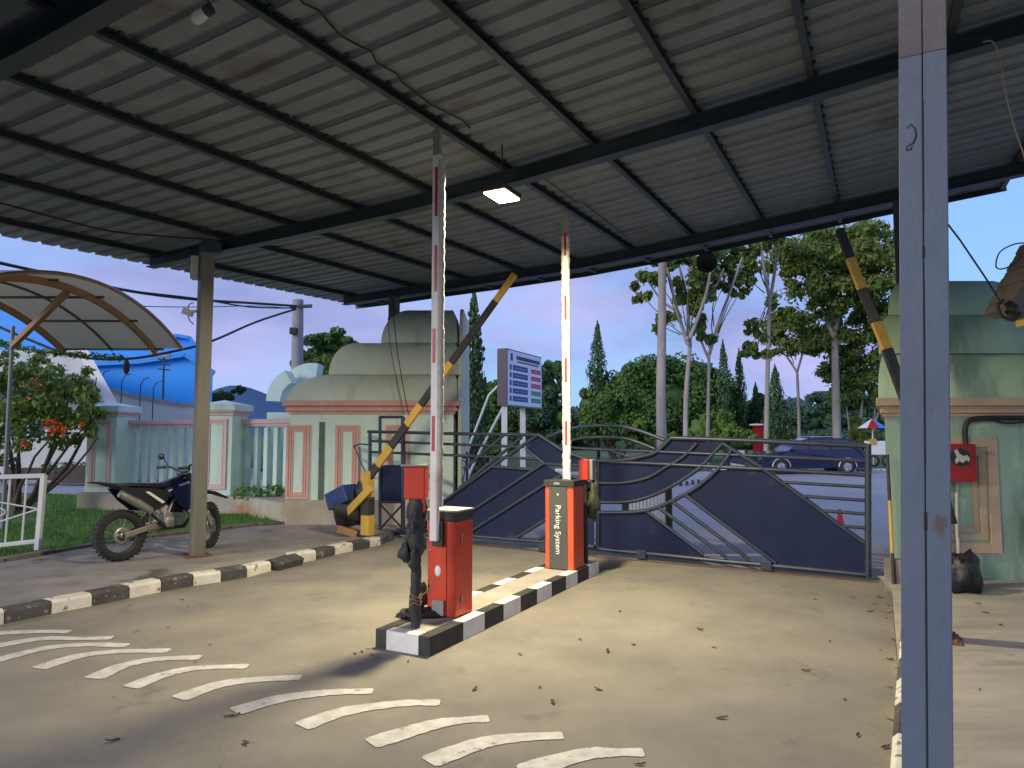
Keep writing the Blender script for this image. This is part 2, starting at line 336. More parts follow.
# centre island
U0,U1,VA,VB=-3.42,-2.93,4.32,7.78; H=.14
isl=MB(); isl.prism([F(U0+.1,VA+.1,0),F(U1-.1,VA+.1,0),F(U1-.1,VB-.1,0),F(U0+.1,VB-.1,0)],(0,0,H-.004),mi=2)
vs=[VA]; 
for px,py in((454,639),(478.6,629),(500,620),(520,612),(537.5,604),(554,597),(569.5,590),(582.5,584.5),(595,579),):
    p=G(px,py); vs.append(p.dot(EV))
vs.append(VB)
for i in range(len(vs)-1):
    a,b=vs[i],vs[i+1]
    for u0,s_ in((U1-.1,1),(U0,0)):
        cidx=(0 if i%2==0 else 1)
        isl.prism([F(u0,a,0),F(u0+.1,a,0),F(u0+.1,b,0),F(u0,b,0)],(0,0,H),mi=cidx)
for u0,u1,c in((U0+.1,U1-.1,1),): 
    isl.prism([F(u0,VA,0),F(u1,VA,0),F(u1,VA+.1,0),F(u0,VA+.1,0)],(0,0,H),mi=1)
    isl.prism([F(u0,VB-.1,0),F(u1,VB-.1,0),F(u1,VB,0),F(u0,VB,0)],(0,0,H),mi=1)
o=struct(isl.build('traffic_island',['ib','iw','itop']))
# road markings
ST=[[(-30,636),(0,633.6),(35,632),(70,632)],[(-20,649),(0,645.7),(42,639),(81,639),(112.5,638)],[(-15,663),(0,659.6),(46,648.5),(88,645),(127.6,646)],
[(38,669),(76.6,657),(116,652),(169.5,651)],[(93,679),(123,666),(158,659.5),(200.7,657.7)],[(130,688),(162.5,675.5),(197,668.5),(248,666.6)],
[(178,699),(219,685),(258,680),(301,678)],[(234,712),(281,699),(328,693),(373,691.6)],[(301,727),(344,712),(400,704),(440,703)],
[(370,744),(431,725.7),(460,721),(489,719)],[(428,762.7),(481.5,743.5),(520,738),(563,736)],[(522,772),(583,755),(612,753),(644,753)]]
def spline(P,n):
    out=[]
    for i in range(len(P)-1):
        p0=P[max(i-1,0)];p1=P[i];p2=P[i+1];p3=P[min(i+2,len(P)-1)]
        for k in range(n):
            t=k/n; out.append(.5*((2*p1)+(p2-p0)*t+(2*p0-5*p1+4*p2-p3)*t*t+(3*p1-p0-3*p2+p3)*t**3))
    out.append(P[-1]); return out
for st in ST:
    P=spline([G(*q) for q in st],9); m=MB(); L_=[];R_=[]
    for i,p in enumerate(P):
        t=i/(len(P)-1); w=(.078*(1-t)+.036*t+ .018*max(0,(t-.8)/.2))+random.uniform(-.005,.005); w*= .72 if i in(0,len(P)-1) else 1
        d=(P[min(i+1,len(P)-1)]-P[max(i-1,0)]).normalized(); n=V((-d.y,d.x,0))
        L_.append(p+n*w+V((0,0,.004))); R_.append(p-n*w+V((0,0,.004)))
    k=len(P); m.add(L_+R_,[(i,k+i,k+i+1,i+1) for i in range(k-1)]); struct(m.build('road_marking','paint'))
# ------------------------------------------------------------------ grass
def inpoly(p,poly):
    c=False; j=len(poly)-1
    for i in range(len(poly)):
        a,b=poly[i],poly[j]
        if (a.y>p.y)!=(b.y>p.y) and p.x<(b.x-a.x)*(p.y-a.y)/(b.y-a.y)+a.x: c=not c
        j=i
    return c
gr=MB(); n=0
while n<17000:
    p=V((random.uniform(-12,-3.6),random.uniform(7.5,18),.085))
    if not inpoly(p,lawnp): continue
    if noise.noise(p*.9)<-.12+random.uniform(-.2,.1): n+=.3; continue
    h=random.uniform(.03,.10); a=random.uniform(0,2*PI); w=V((math.cos(a),math.sin(a),0))*random.uniform(.006,.012); l=V((random.uniform(-.04,.04),random.uniform(-.04,.04),h))
    gr.add([p-w,p+w,p+l],[(0,1,2)]); n+=1
stuff(gr.build('grass','blade',fixn=False),'short green grass growing on the verge behind the parked motorcycle','grass')
# ------------------------------------------------------------------ CANOPY
can=thing('entrance_canopy','long corrugated metal entrance canopy on steel columns over the drive','canopy',F(.12,2.3,0))
sh=MB(); RIB=.238; vv=[]; v=-.05
prof=[]
while v<11.4:
    prof+= [(v,0),(v+.145,0),(v+.165,.034),(v+.21,.034),(v+.23,0)]
    if int(v/RIB+.5)%3==0: prof+=[(v+.2301,-.012),(v+.236,-.012),(v+.2361,0)]
    v+=RIB
prof=[(x,z) for x,z in prof if x<11.42]+[(11.42,0)]
ulist=[-9.72]+[x/10 for x in range(-96,40,4)]
def sheet(mb,u0,u1,v1):
    us=[u0+ (u1-u0)*i/int((u1-u0)/.4) for i in range(int((u1-u0)/.4)+1)]
    pf=[p for p in prof if p[0]<=v1]
    vs=[F(u,p[0],zb(u,p[0])+.235+p[1]) for p in pf for u in us]; k=len(us)
    mb.add(vs,[(i*k+j,i*k+j+1,(i+1)*k+j+1,(i+1)*k+j) for i in range(len(pf)-1) for j in range(k-1)])
sheet(sh,-9.72,1.66,11.42); sheet(sh,1.66,3.8,10.9)
rs_=sh.build('roof_sheet','roof',can,fixn=False)
def beamline(v,u0,u1,w,h,zo,mb):
    us=[u for u in US if u0<u<u1]; us=[u0]+us+[u1]
    for a,b in zip(us,us[1:]):
        # I profile: flange, web, flange
        for (dw,dh,dz) in((w,.012,.006),(.012,h-.028,h/2),(w,.012,h-.008)):
            mb.beam(F(a,v,zb(a,v)+zo+dz),F(b,v,zb(b,v)+zo+dz),dw,dh)
for v in(2.3,6.2,10.2):
    m=MB(); beamline(v,-8.95 if v>3 else -9.2,3.2,.13,.155,0,m); m.build('beam','steel',can)
m=MB(); beamline(1.95,-9.2,3.2,.1,.16,0,m); m.build('beam','steel',can)
for u in(-8.85,-7.42,-6.32,-5.27,-4.27,-3.3,-2.35,-1.37,-.4,.6,1.6,2.6):
    m=MB(); vs_=[2.2,6.2,10.2,11.2] if u>-9 else [2.2,11.2]
    pts=[(0.),2.3,6.2,10.2,11.3]
    for a,b in zip(pts,pts[1:]):
        za,zb_=zb(u,a)+.157,zb(u,b)+.157
        m.beam(F(u,a,za+.006),F(u,b,zb_+.006),.055,.01); m.beam(F(u-.026,a,za+.042),F(u-.026,b,zb_+.042),.006,.066); m.beam(F(u,a,za+.07),F(u,b,zb_+.07),.055,.008)
    # cleats where sheet ribs are screwed down
    v=0.05+random.random()*.1
    while v<11.2:
        m.box(F(u+.03,v,zb(u,v)+.225),(.03,.035,.02),A); v+=RIB
    m.build('purlin','purlin',can)
# edge trims
m=MB()
for a,b in zip(US,US[1:]):
    a2,b2=max(a,-9.7),min(b,1.66)
    if b2>a2: m.beam(F(a2,11.43,zb(a2,11.4)+.2),F(b2,11.43,zb(b2,11.4)+.2),.02,.09)
m.build('edge_trim','steel',can)
def boxcol(u,v,w,top,mname,nm='column',base=.1,d=None,seam=False,split=None,rot=A):
    d=d or w
    c=F(u,v,0); m=MB()
    m.box(c+V((0,0,(top+base)/2)),(d,w,top-base),rot,0)
    mats=[mname]
    o=m.build(nm,mats,can,bevel=.006)
    R=Matrix.Rotation(rot,3,'Z')
    p=MB(); p.box(c+V((0,0,base+.008)),(d+.14,w+.14,.016),rot)
    for sx in(-1,1):
        for sy in(-1,1): p.lathe(c+R@V((sx*(d/2+.04),sy*(w/2+.04),base+.016)),[(0,0.02),(.012,.02),(.012,0)],8)
    p.build('base_plate','rusty',o)
    return o,c
# front column: two welded channels, primer at the top, dark hand-painted loop mark
ca=rad(90-30.3)

pb0=D(927.3,768,2.02); pt0=D(922,0,2.02)
def colp(z): f=(z-pb0.z)/(pt0.z-pb0.z); return pb0.lerp(pt0,f)
rc=math.atan2(pb0.y,pb0.x)-PI/2; Rc=Matrix.Rotation(rc,3,'Z'); ztop=zb(.1,2.3)+.02; W2=45*pb0.y/FPX*1.0*.975
m=MB(); zs_=2.74; upv=Rc@V((0,1,0))
for sx in(-1,1):
    o_=Rc@V((sx*W2/4,.055,0))
    m.beam(colp(.1)+o_,colp(zs_)+o_,W2/2-.002,.11,0,up=upv); m.beam(colp(zs_)+o_,colp(ztop)+o_,W2/2-.002,.11,1,up=upv)
fc=m.build('column',['polefront','colprimer'],can,bevel=.003)
fc['label']='blue grey painted column made of two welded channels'
def seam_(z0,z1,w=.004,dx=0):
    m=MB(); o_=Rc@V((dx,-.0005,0)); m.beam(colp(z0)+o_,colp(z1)+o_,w,.003,0,up=upv); m.build('weld_seam','seam',fc)
m=MB(); o_=Rc@V((0,.055,0)); m.beam(colp(.1)+o_,colp(ztop)+o_,.006,.09,0,up=upv); m.build('weld_seam','seam',fc)
seam_(.3,1.33,.0035); seam_(1.33,1.38,.008); seam_(1.52,2.05,.003); seam_(2.25,2.6,.0035); seam_(2.12,2.15,.006,.0)
pts=[onplane(px,py,colp(2.3)+Rc@V((0,-.001,0)),Rc@V((0,1,0))) for px,py in((906,128),(911,124),(915,128),(916,136),(913,143),(907,146),(906,150),(911,149),(912,146))]
m=MB(); m.tube(pts,[.0008,.0015,.0017,.0017,.0015,.0012,.0014,.0014,.0008],6); m.build('painted_mark','seam',fc)
m=MB(); m.box(colp(.1)+Rc@V((0,.055,.008)),(.2,.2,.016),rc); m.build('base_plate','rusty',fc)
boxcol(.33,6.15,.15,zb(.2,6.2),'coldark')
boxcol(.34,10.15,.16,zb(.2,10.2),'coldark')
pl=G(197,556,.1); lu,lv=pl.dot(EU),pl.dot(EV)
o,_=boxcol(lu,lv,.155,zb(lu,6.2),'polegrey',d=.155,rot=rad(40))
p=MB(); p.box(pl+V((.04,0,zb(lu)-.07)),(.22,.2,.14),rad(40)); p.build('bracket','steel',o)
boxcol(-7.72,10.15,.15,zb(-7.7,10.2),'coldark')
boxcol(-7.72,2.3,.155,zb(-7.7,2.3),'polegrey')
boxcol(1.5,2.3,.01,3,'coldark') if False else None
# ------------------------------------------------------------------ lamp on the canopy
def zsurf(px,py,off):
    r=ray(px,py); lo,hi=1.,40.
    for _ in range(50):
        t=(lo+hi)/2; P=O0+r*t
        if P.z-(zb(P.dot(EU),P.dot(EV))+off)>0: hi=t
        else: lo=t
    return O0+r*lo
LP=D(502,196,6.45)
lt=thing('flood_light','lit warm flood light hanging under the middle of the canopy roof','lamp',LP)
m=MB(); m.box(LP+V((0,0,.03)),(.34,.24,.05),A); m.build('housing','black',lt,bevel=.008)
m=MB(); m.box(LP+V((0,0,-.004)),(.31,.21,.012),A); m.build('lamp_glass','lampglow',lt)
m=MB(); m.beam(LP+V((0,0,.055)),LP+V((0,0,zb(LP.dot(EU),LP.dot(EV))+.2-LP.z)),.03,.015); m.build('bracket','steel',lt)
ld=bpy.data.lights.new('flood','AREA'); ld.shape='RECTANGLE'; ld.size=.3; ld.size_y=.2; ld.energy=310; ld.color=(1,.84,.53); ld.spread=rad(172)
lo_=bpy.data.objects.new('flood_light_beam',ld); COL.objects.link(lo_); lo_.parent=lt; lo_.location=(0,0,-.014)
# unlit bulb
bp=zsurf(203,14,-.12)
t=thing('bulb','unlit white bulb in a holder hanging from the canopy near the front beam','light bulb',bp)
m=MB(); R=Matrix.Rotation(rad(70),3,'Y')@Matrix.Rotation(rad(20),3,'X')
m.lathe(bp,[(0,-.075),(.02,-.074),(.033,-.05),(.035,-.02),(.03,.01),(.026,.02)],14,R=R); m.build('globe','whitebox',t)
m=MB(); m.lathe(bp,[(.026,.02),(.03,.022),(.03,.06),(.012,.07),(0,.07)],14,R=R); m.build('holder','black',t)
m=MB(); q=bp+R@V((0,0,.07)); m.tube([q,q+V((-.03,0,.04)),q+V((-.06,.02,.12)),q+V((-.09,.03,.33))],.005,6); m.build('wire','black',t)
# cables under the roof
def cable(name,label,pts,r,m_='black',cat='cable'):
    m=MB(); m.tube(pts,r,6); return tag(m.build(name,m_),label,cat)
cable('cable','black cable sagging under the left edge of the canopy roof',spline([zsurf(*q) for q in((-40,196,.1),(0,203,.1),(60,219,.08),(110,231,.05),(160,236,.05),(215,240,.08))],5),.012)
cable('cable','dark crooked cable clipped to the roof sheets before the lamp',[zsurf(x,y,.21) for x,y in((293,-10),(303,3),(318,10),(340,35),(352,42),(372,52),(376,62),(397,74),(402,82),(430,104),(462,120),(470,128))],.008)
cable('cable','thin dark cable running over the roof sheets beyond the lamp',[zsurf(x,y,.21) for x,y in((540,176),(560,190),(576,202),(583,203),(600,216),(628,238))],.006)
cable('wire','thin brown wire dangling from the canopy roof right of the front column',spline([D(*q) for q in((983,42,3.6),(993,42,3.6),(1000,60,3.6),(1006,95,3.6),(1014,125,3.6),(1024,155,3.6),(1034,180,3.6))],5),.004,'ywire','wire')
# horn speaker at far edge
sp=zsurf(705,263,-.10)
t=thing('horn_speaker','round black horn speaker hanging under the far edge of the canopy','speaker',sp)
R=Matrix.Rotation(rad(97),3,'X')@Matrix.Identity(3)
m=MB(); m.lathe(sp,[(.0,-.12),(.045,-.12),(.05,0),(.09,.06),(.155,.1),(.165,.10),(.16,.09),(.09,.045),(.03,.0),(0,0)],22,R=R); m.build('horn','black',t)
m=MB(); m.tube([sp+V((0,.05,0)),sp+V((0,.05,.22))],.012,8); m.build('bracket','steel',t)
# ------------------------------------------------------------------ barrier cabinets
def cabinet(name,label,c,w,d,h,mats,rz,z0=H):
    t=thing(name,label,'barrier',(c.x,c.y,z0)); return t
RZ=A-PI/2    # local x = across (u), local y = along v
Rz=Matrix.Rotation(RZ,3,'Z')
def L2(c,x,y,z): return V((c.x,c.y,z))+Rz@V((x,y,0))
# cabinet 1 (near): long face seen from the side
c1=G(448,617,H); c1=F(-3.18,4.98,H)
t=thing('barrier_cabinet','near red parking barrier cabinet with cream lid, egg shaped keyhole cover and raised arm bracket','barrier',c1)
m=MB(); cw,cdp,ch=.275,.27,.80
m.box(L2(c1,0,0,H+.38),(cw,cdp,.76),RZ); b1=m.build('cabinet_body','red',t,bevel=.012)
m=MB(); m.box(L2(c1,0,0,H+.80),(cw+.004,cdp+.004,.08),RZ); m.build('cap_band','bblack',t,bevel=.004)
m=MB(); m.box(L2(c1,0,0,H+.845),(cw+.012,cdp+.012,.012),RZ); m.build('lid','creamtop',t)
# egg keyhole on the front face (facing the camera, -v)
m=MB(); R=Rz@Matrix.Rotation(PI/2,3,'X'); m.ball((0,0,0),(.030,.046,.012),16,10)
m.xform(Matrix.Translation(L2(c1,-.03,-cdp/2-.002,H+.36))@(Rz@Matrix.Rotation(PI/2,3,'X')).to_4x4()); m.build('keyhole_cover','white',t)
m=MB(); 
m.box(L2(c1,-.02,-cdp/2-.012,H+.07),(.11,.02,.12),RZ,0); m.build('label_plate','armtip',t)
# panel door seam
m=MB()
m.box(L2(c1,cw/2-.085,-cdp/2-.0015,H+.38),(.004,.003,.75),RZ); m.build('door_seam','seam',t)
def rail(v0,v1): pass
for zz in(.14,.62):
    m=MB(); m.tube([L2(c1,cw/2+.006,-.05,H+zz-.03),L2(c1,cw/2+.006,-.05,H+zz+.03)],.007,8); m.build('hinge','armtip',t)
m=MB(); m.lathe(L2(c1,-.105,-cdp/2-.001,H+.52),[(0,-.004),(.011,-.004),(.011,.004),(0,.004)],12,R=Rz@Matrix.Rotation(PI/2,3,'X')); m.build('lock','alloy',t)
# raised arm of cabinet 1 : boxed aluminium arm with silicone light strip, mounted before the front face
ac=L2(c1,-.035,-cdp/2-.05,0)
top=zb(-3.2,5.)-.32
ztip=D(441,132,ac.y).z; zbot=D(436,541,ac.y).z
m=MB(); m.box(V((ac.x,ac.y,(zbot+ztip)/2-.1)),(.072,.045,ztip-.25-zbot+.05),RZ); at=m.build('barrier_arm','armw',t,bevel=.008)
m=MB(); m.box(V((ac.x,ac.y,ztip-.10)),(.07,.043,.24),RZ); m.build('tip_cap','armtip',at,bevel=.008)
m=MB(); z=zbot+.28; pts=[]
while z<ztip-.24:
    pts.append(L2(ac,.052,-.006,z)+V((random.uniform(-.003,.003),0,0))); z+=.03
m.tube(pts,[.027+random.uniform(-.003,.003) for _ in pts],8); m.build('light_strip','foam',at)
for k in range(6):
    z=zbot+.95+k*.62
    if k==0: z=zbot+.62
for y0,y1 in((168,217),(246,292),(329,363),(416,451)):
    za,zc=D(438,y0,ac.y).z,D(438,y1,ac.y).z
    m=MB(); m.box(V((0,0,0)),(.028,.003,abs(za-zc)),RZ); m.xform(Matrix.Translation(L2(ac,.008 if y0<300 else -.004,-.0245,(za+zc)/2))); m.build('reflector','reflred',at)
m=MB(); m.box(L2(c1,-.02,-cdp/2-.018,H+.66),(.10,.034,.2),RZ); m.build('arm_bracket','bblack',t,bevel=.005)
# cabinet 2
c2=F(-3.13,7.25,H)
t=thing('barrier_cabinet','far orange barrier cabinet with charcoal front panel lettered Parking System','barrier',c2)
w2,d2,h2=.34,.30,.9
m=MB(); m.box(L2(c2,0,0,H+h2/2),(w2,d2,h2),RZ); m.build('cabinet_body','orange',t,bevel=.012)
m=MB(); m.box(L2(c2,-.01,-d2/2-.004,H+h2/2),(.215,.012,h2-.01),RZ); m.build('front_panel','darkgreen',t,bevel=.003)
m=MB(); m.box(L2(c2,0,0,H+h2+.03),(w2+.02,d2+.03,.065),RZ); m.build('cap_band','bblack',t,bevel=.004)
m=MB(); m.box(L2(c2,-.02,-d2/2-.018,H+h2+.03),(.07,.004,.025),RZ); m.build('badge','armtip',t)
def text(s,size,T,mt,parent,name='lettering',ext=.0012,align='CENTER'):
    cu=bpy.data.curves.new('t','FONT'); cu.body=s; cu.size=size; cu.extrude=ext; cu.align_x=align; cu.align_y='CENTER'
    ob=bpy.data.objects.new('t',cu); COL.objects.link(ob); bpy.context.view_layer.update()
    me=bpy.data.meshes.new_from_object(ob.evaluated_get(bpy.context.evaluated_depsgraph_get()))
    bpy.data.objects.remove(ob); bpy.data.curves.remove(cu)
    me.name=name; me.transform(T); off=LOC.get(parent.name,V()); me.transform(Matrix.Translation(-off))
    me.materials.clear(); me.materials.append(M[mt]); o=bpy.data.objects.new(name,me); COL.objects.link(o); o.parent=parent; LOC[o.name]=off; return o
# text reads downward: baseline direction -z, facing -v
def face_mat(origin,xdir,ydir):
    x=V(xdir).normalized(); y=V(ydir).normalized(); z=x.cross(y)
    T=Matrix((x,y,z)).transposed().to_4x4(); T.translation=origin; return T
text('Parking System',.088,face_mat(L2(c2,-.01,-d2/2-.0115,H+.43),(0,0,-1),Rz@V((1,0,0))),'white',t)
text('P',.03,face_mat(L2(c2,-.01,-d2/2-.0115,H+.80),(0,0,-1),Rz@V((1,0,0))),'white',t) if False else None
m=MB(); m.box(L2(c2,-.01,-d2/2-.011,H+.81),(.018,.002,.018),RZ); m.build('emblem','white',t)
# arm 2
ac=L2(c2,.035,.0,0)
ztip=D(573,214,ac.y).z; zb0=H+.965
m=MB(); m.box(V((ac.x,ac.y,(zb0+ztip-.25)/2)),(.07,.045,ztip-.25-zb0),RZ); at=m.build('barrier_arm','armw',t,bevel=.008)
m=MB(); m.box(V((ac.x,ac.y,ztip-.14)),(.075,.05,.26),RZ); m.build('tip_cap','armtip',at,bevel=.008)
for s_ in(-1,1):
    m=MB(); z=zb0; pts=[]
    while z<ztip-.25: pts.append(L2(ac,s_*.037,-.012,z)+V((random.uniform(-.004,.004),0,0))); z+=.03
    m.tube(pts,[.014+random.uniform(-.004,.004) for _ in pts],8); m.build('light_strip','foam',at)
for y0,y1 in((233,256),(296,320),(358,382),(421,445)):
    za,zc=D(573,y0,ac.y).z,D(573,y1,ac.y).z
    m=MB(); m.box(V((0,0,0)),(.03,.003,abs(za-zc)),RZ); m.xform(Matrix.Translation(L2(ac,0,-.0245,(za+zc)/2))); m.build('reflector','reflred',at)
# reader posts
p1=G(415,627,H)
t=thing('card_reader_post','black wrapped post with hooded red reader box beside the near cabinet','card reader',p1)
m=MB(); zt=D(412,500,p1.y).z
pts=[V((p1.x+random.uniform(-.008,.008),p1.y+random.uniform(-.005,.005),H+(zt-H)*i/14)) for i in range(15)]
m.tube(pts,[.036+random.uniform(-.004,.010) for _ in pts],9); m.build('post','tarp',t)
m=MB()
pts=[V((p1.x+.012*math.sin(k*1.7),p1.y+.01*math.cos(k*1.3),zt+.02-.045*k)) for k in range(12)]
m.tube(pts,[.06,.066,.07,.064,.068,.062,.072,.064,.068,.058,.05,.042],11)
for k in range(16):
    a=random.uniform(0,2*PI); m.ball((p1.x+.045*math.cos(a),p1.y+.045*math.sin(a),zt-.03-.03*k),(.035,.035,.06),8,6,jit=1.2)
m.ball((p1.x-.075,p1.y-.01,zt-.40),(.05,.045,.07),10,7,jit=1.)
m.build('wrapped_sleeve','tarp',t)
zB=D(412,466,p1.y).z
m=MB(); m.box(V((p1.x+.0,p1.y,zB-.125)),(.165,.12,.25),rad(-8)); m.build('reader_box','red',t,bevel=.01)
m=MB(); m.box(V((p1.x+.03,p1.y,zB-.29)),(.085,.08,.12),rad(-8)); m.build('box_neck','red',t,bevel=.01)
m=MB(); m.box(V((p1.x-.01,p1.y-.01,zB+.008)),(.19,.15,.014),rad(-8)); m.build('box_hood','armtip',t)
m=MB()
for k in range(3):
    c0=V((p1.x,p1.y,H+.18+.03*k)); m.tube([c0+V((.045*math.cos(a),.045*math.sin(a),.012*math.sin(3*a+k))) for a in [2*PI*i/14 for i in range(14)]],.005,6,closed=True)
m.tube([V((p1.x+.03,p1.y-.04,H+.22)),V((p1.x+.12,p1.y-.05,H+.30)),V((p1.x+.15,p1.y-.04,H+.40))],.005,6)
m.build('wire_tie','ywire',t)
# rubbish at the foot of cabinet 1
m=MB(); q=L2(c1,-.16,-.22,H); 
m.ball(q+V((0,0,.03)),(.14,.1,.05),12,7,jit=1.1); m.ball(q+V((-.1,-.02,.02)),(.08,.07,.03),10,6,jit=1.2)
tag(m.build('rubbish_pile','tarp'),'dark crumpled plastic and soil piled at the foot of the near cabinet','rubbish')
m=MB(); m.box((0,0,0),(.13,.05,.2),R=Matrix.Rotation(.5,3,'X')@Matrix.Rotation(.5,3,'Z')); m.xform(Matrix.Translation(L2(c1,-.20,-.16,H+.15))); tag(m.build('brick','rusty'),'rusty brown block leaning between the black post and the near cabinet','block')
# second reader behind cabinet 2
p2=F(-3.03,7.62,H)
t=thing('card_reader_post','slim post with red and grey reader box and olive bag behind the far cabinet','card reader',p2)
m=MB(); m.tube([p2,p2+V((0,0,.95))],.03,10); m.build('post','tarp',t)
m=MB(); m.box(p2+V((0.0,0,1.06)),(.12,.12,.24),RZ); m.build('reader_box','red',t,bevel=.01)
m=MB(); m.box(p2+V((.085,0,1.06)),(.045,.11,.235),RZ); m.build('keypad','armtip',t,bevel=.008)
m=MB(); m.ball(p2+V((.10,0,.72)),(.07,.06,.20),12,9,jit=.8); m.build('bag','olivebag',t)
# ------------------------------------------------------------------ GATE (trace lies in the vertical plane of the gate at its real distance)
GA,GB=G(868,583),G(467,545); gd=(GA-GB).normalized(); gn=V((gd.y,-gd.x,0))   # gn towards camera
if gn.dot(O0-GA)<0: gn=-gn
def GP(x,y,off=0.): return onplane(x,y,GA+gn*off,gn)
def gtube(mb,pts,r=.026,off=0.,n=8): mb.tube([GP(x,y,off) for x,y in pts],r,n)
def plate(mb,pts,off=-.02,th=.008): mb.prism([GP(x,y,off) for x,y in pts],gn*(-th))
def gwing(name,label,rails,plates,wheels,off,mb_extra=None):
    mid=GP(*rails[0][0][0],off); t=thing(name,label,'gate',V((mid.x,mid.y,0)))
    for k,(pts,r,nm) in enumerate(rails):
        m=MB(); P=[GP(x,y,off) for x,y in pts]
        if nm.startswith('curved'): P=spline(P,4)
        m.tube(P,r,8); m.build(nm,'gtube',t)
    for pts in plates:
        m=MB(); m.prism([GP(x,y,off-.012) for x,y in pts],gn*(-.006)); m.build('sheet_panel','navy',t)
    for x,y in wheels:
        c=GP(x,y,off); m=MB(); m.box(V((c.x,c.y,.07)),(.13,.09,.11),math.atan2(gd.y,gd.x)); w=m.build('wheel_box','gtube',t,bevel=.006)
        m=MB(); R=Matrix.Rotation(math.atan2(gn.y,gn.x)+PI/2,3,'Z')@Matrix.Rotation(PI/2,3,'X'); m.lathe(V((c.x,c.y,.035)),[(0,-.02),(.035,-.02),(.035,.02),(0,.02)],14,R=R); m.build('wheel','rubber',w)
    return t
offR=-.12
RW=[([(868,444),(868,577)],.036,'end_post'),
([(671,438),(760,441),(868,446)],.03,'top_rail'),
([(587,547.5),(630,552),(720,561),(775,566),(868,575)],.03,'bottom_rail'),
([(671,438),(656,452),(640,457),(626,459.7),(595,461)],.03,'curved_rail'),
([(547,446),(590,449),(760,456),(867,461)],.02,'middle_rail'),
([(593,461),(660,464),(760,469),(867,475)],.024,'lower_rail'),
([(547,438),(562,431),(579,427),(600,425.5),(623,426.5),(643,432),(664,440)],.024,'curved_top_rail'),
([(554,449),(566,443),(579,438.5),(600,437),(623,438),(640,443),(655,449)],.02,'curved_top_rail'),
([(585,449),(600,449),(612,451),(630,457)],.018,'curved_top_rail'),
([(592,482.7),(623,482.7),(648,477.5),(666,467),(683,457),(697,443)],.024,'curved_rail'),
([(597,502),(630,501.5),(656,494),(677,483),(698,469),(712,455),(722,444)],.026,'curved_rail'),
([(597,512.5),(634,512),(657,507.7),(682,496),(700,485),(718,469),(729,455),(731,447)],.026,'curved_rail'),
([(656,453),(670,449),(683,458)],.018,'brace') if False else ([(722,443),(762,468)],.024,'brace'),
([(762,468),(812,504),(835,522),(866,544)],.026,'brace'),
([(646,511),(704,555)],.022,'brace'),([(659,508),(728,558.5)],.024,'brace'),([(673,502),(750,560)],.024,'brace'),([(686,495.5),(776,563)],.026,'brace'),
([(780,482),(866,487)],.019,'slat_rail'),([(800,496),(866,500.5)],.019,'slat_rail'),([(820,510.5),(866,514)],.019,'slat_rail'),([(841,526),(866,528)],.019,'slat_rail'),
([(598,461),(598,549)],.028,'end_post')]
RP=[[(671,439),(700,441),(721,444),(712,455),(698,469),(677,483),(656,494),(630,501.5),(598,502),(598,461),(626,460),(656,452)],
[(598,512.5),(634,512),(646,511),(704,555),(704,559),(630,552),(598,548)],
[(723,446),(762,468),(731,463),(729,455)],
[(715.6,470),(762,469),(812,504),(835,522),(866,544),(866,574),(776,565),(686,495.5),(700,485)]]
gwing('sliding_gate','navy sliding gate wing with curved bars and sheet panels on the right of the drive',RW,RP,[(767,571),(642,553)],offR)
LW=[([(472,536),(551,542.5),(594,546.5)],.028,'bottom_rail'),
([(368,431.6),(446,433.5),(538,435)],.024,'top_rail'),([(370,441),(446,444),(524,447)],.02,'middle_rail'),([(372,452),(446,455),(541,459)],.02,'lower_rail'),
([(464,469.5),(504,435)],.022,'brace'),([(459.5,488),(522,437)],.024,'brace'),([(440,504),(491.7,466.6),(538,435)],.026,'brace'),
([(491.7,466.6),(534,469.5)],.022,'panel_rail'),([(526,449),(543.5,463)],.022,'brace'),
([(538,434.5),(565,452),(594,462)],.026,'brace'),([(470,512),(543.5,463.5),(594,466)],.026,'brace'),
([(470,532),(530,494),(558,477),(575,477),(594,483)],.026,'curved_rail'),([(516,538),(551,516.4),(594,492)],.026,'brace'),([(537,540),(594,508)],.024,'brace'),
([(370,431),(370,530)],.028,'end_post'),([(403,417),(403,531)],.034,'post'),([(380,417),(380,530)],.026,'post'),([(380,417),(403,417)],.024,'top_rail'),
([(402,533),(440,536),(472,537)],.026,'bottom_rail'),([(380,502),(403,502)],.02,'brace'),([(381,528),(402,505)],.016,'brace'),([(381,505),(402,528)],.016,'brace'),([(380,531),(403,532)],.022,'bottom_rail')]
LPn=[[(440,505),(491.7,467),(534,470),(543.5,464),(565,477),(575,477),(594,466),(594,490),(551,515),(516,537),(472,535),(440,533)],
[(526,449),(538,436),(565,452),(594,462),(594,466),(543.5,463)],
[(381,465),(402,465),(402,501),(381,501)],
[(545,541),(594,514),(594,545)]]
gwing('sliding_gate','navy sliding gate wing with diagonal bars beside the left pavilion',LW,LPn,[(544,545),(460,541)],0.0)
# gate track strip
m=MB(); a,b=GP(868,583,-.06),GB; a=V((a.x,a.y,0)); b=V((b.x,b.y,0)); m.beam(a+V((0,0,.003))+(a-b).normalized()*.1,b+V((0,0,.003)),.05,.012); struct(m.build('gate_track','rusty'))
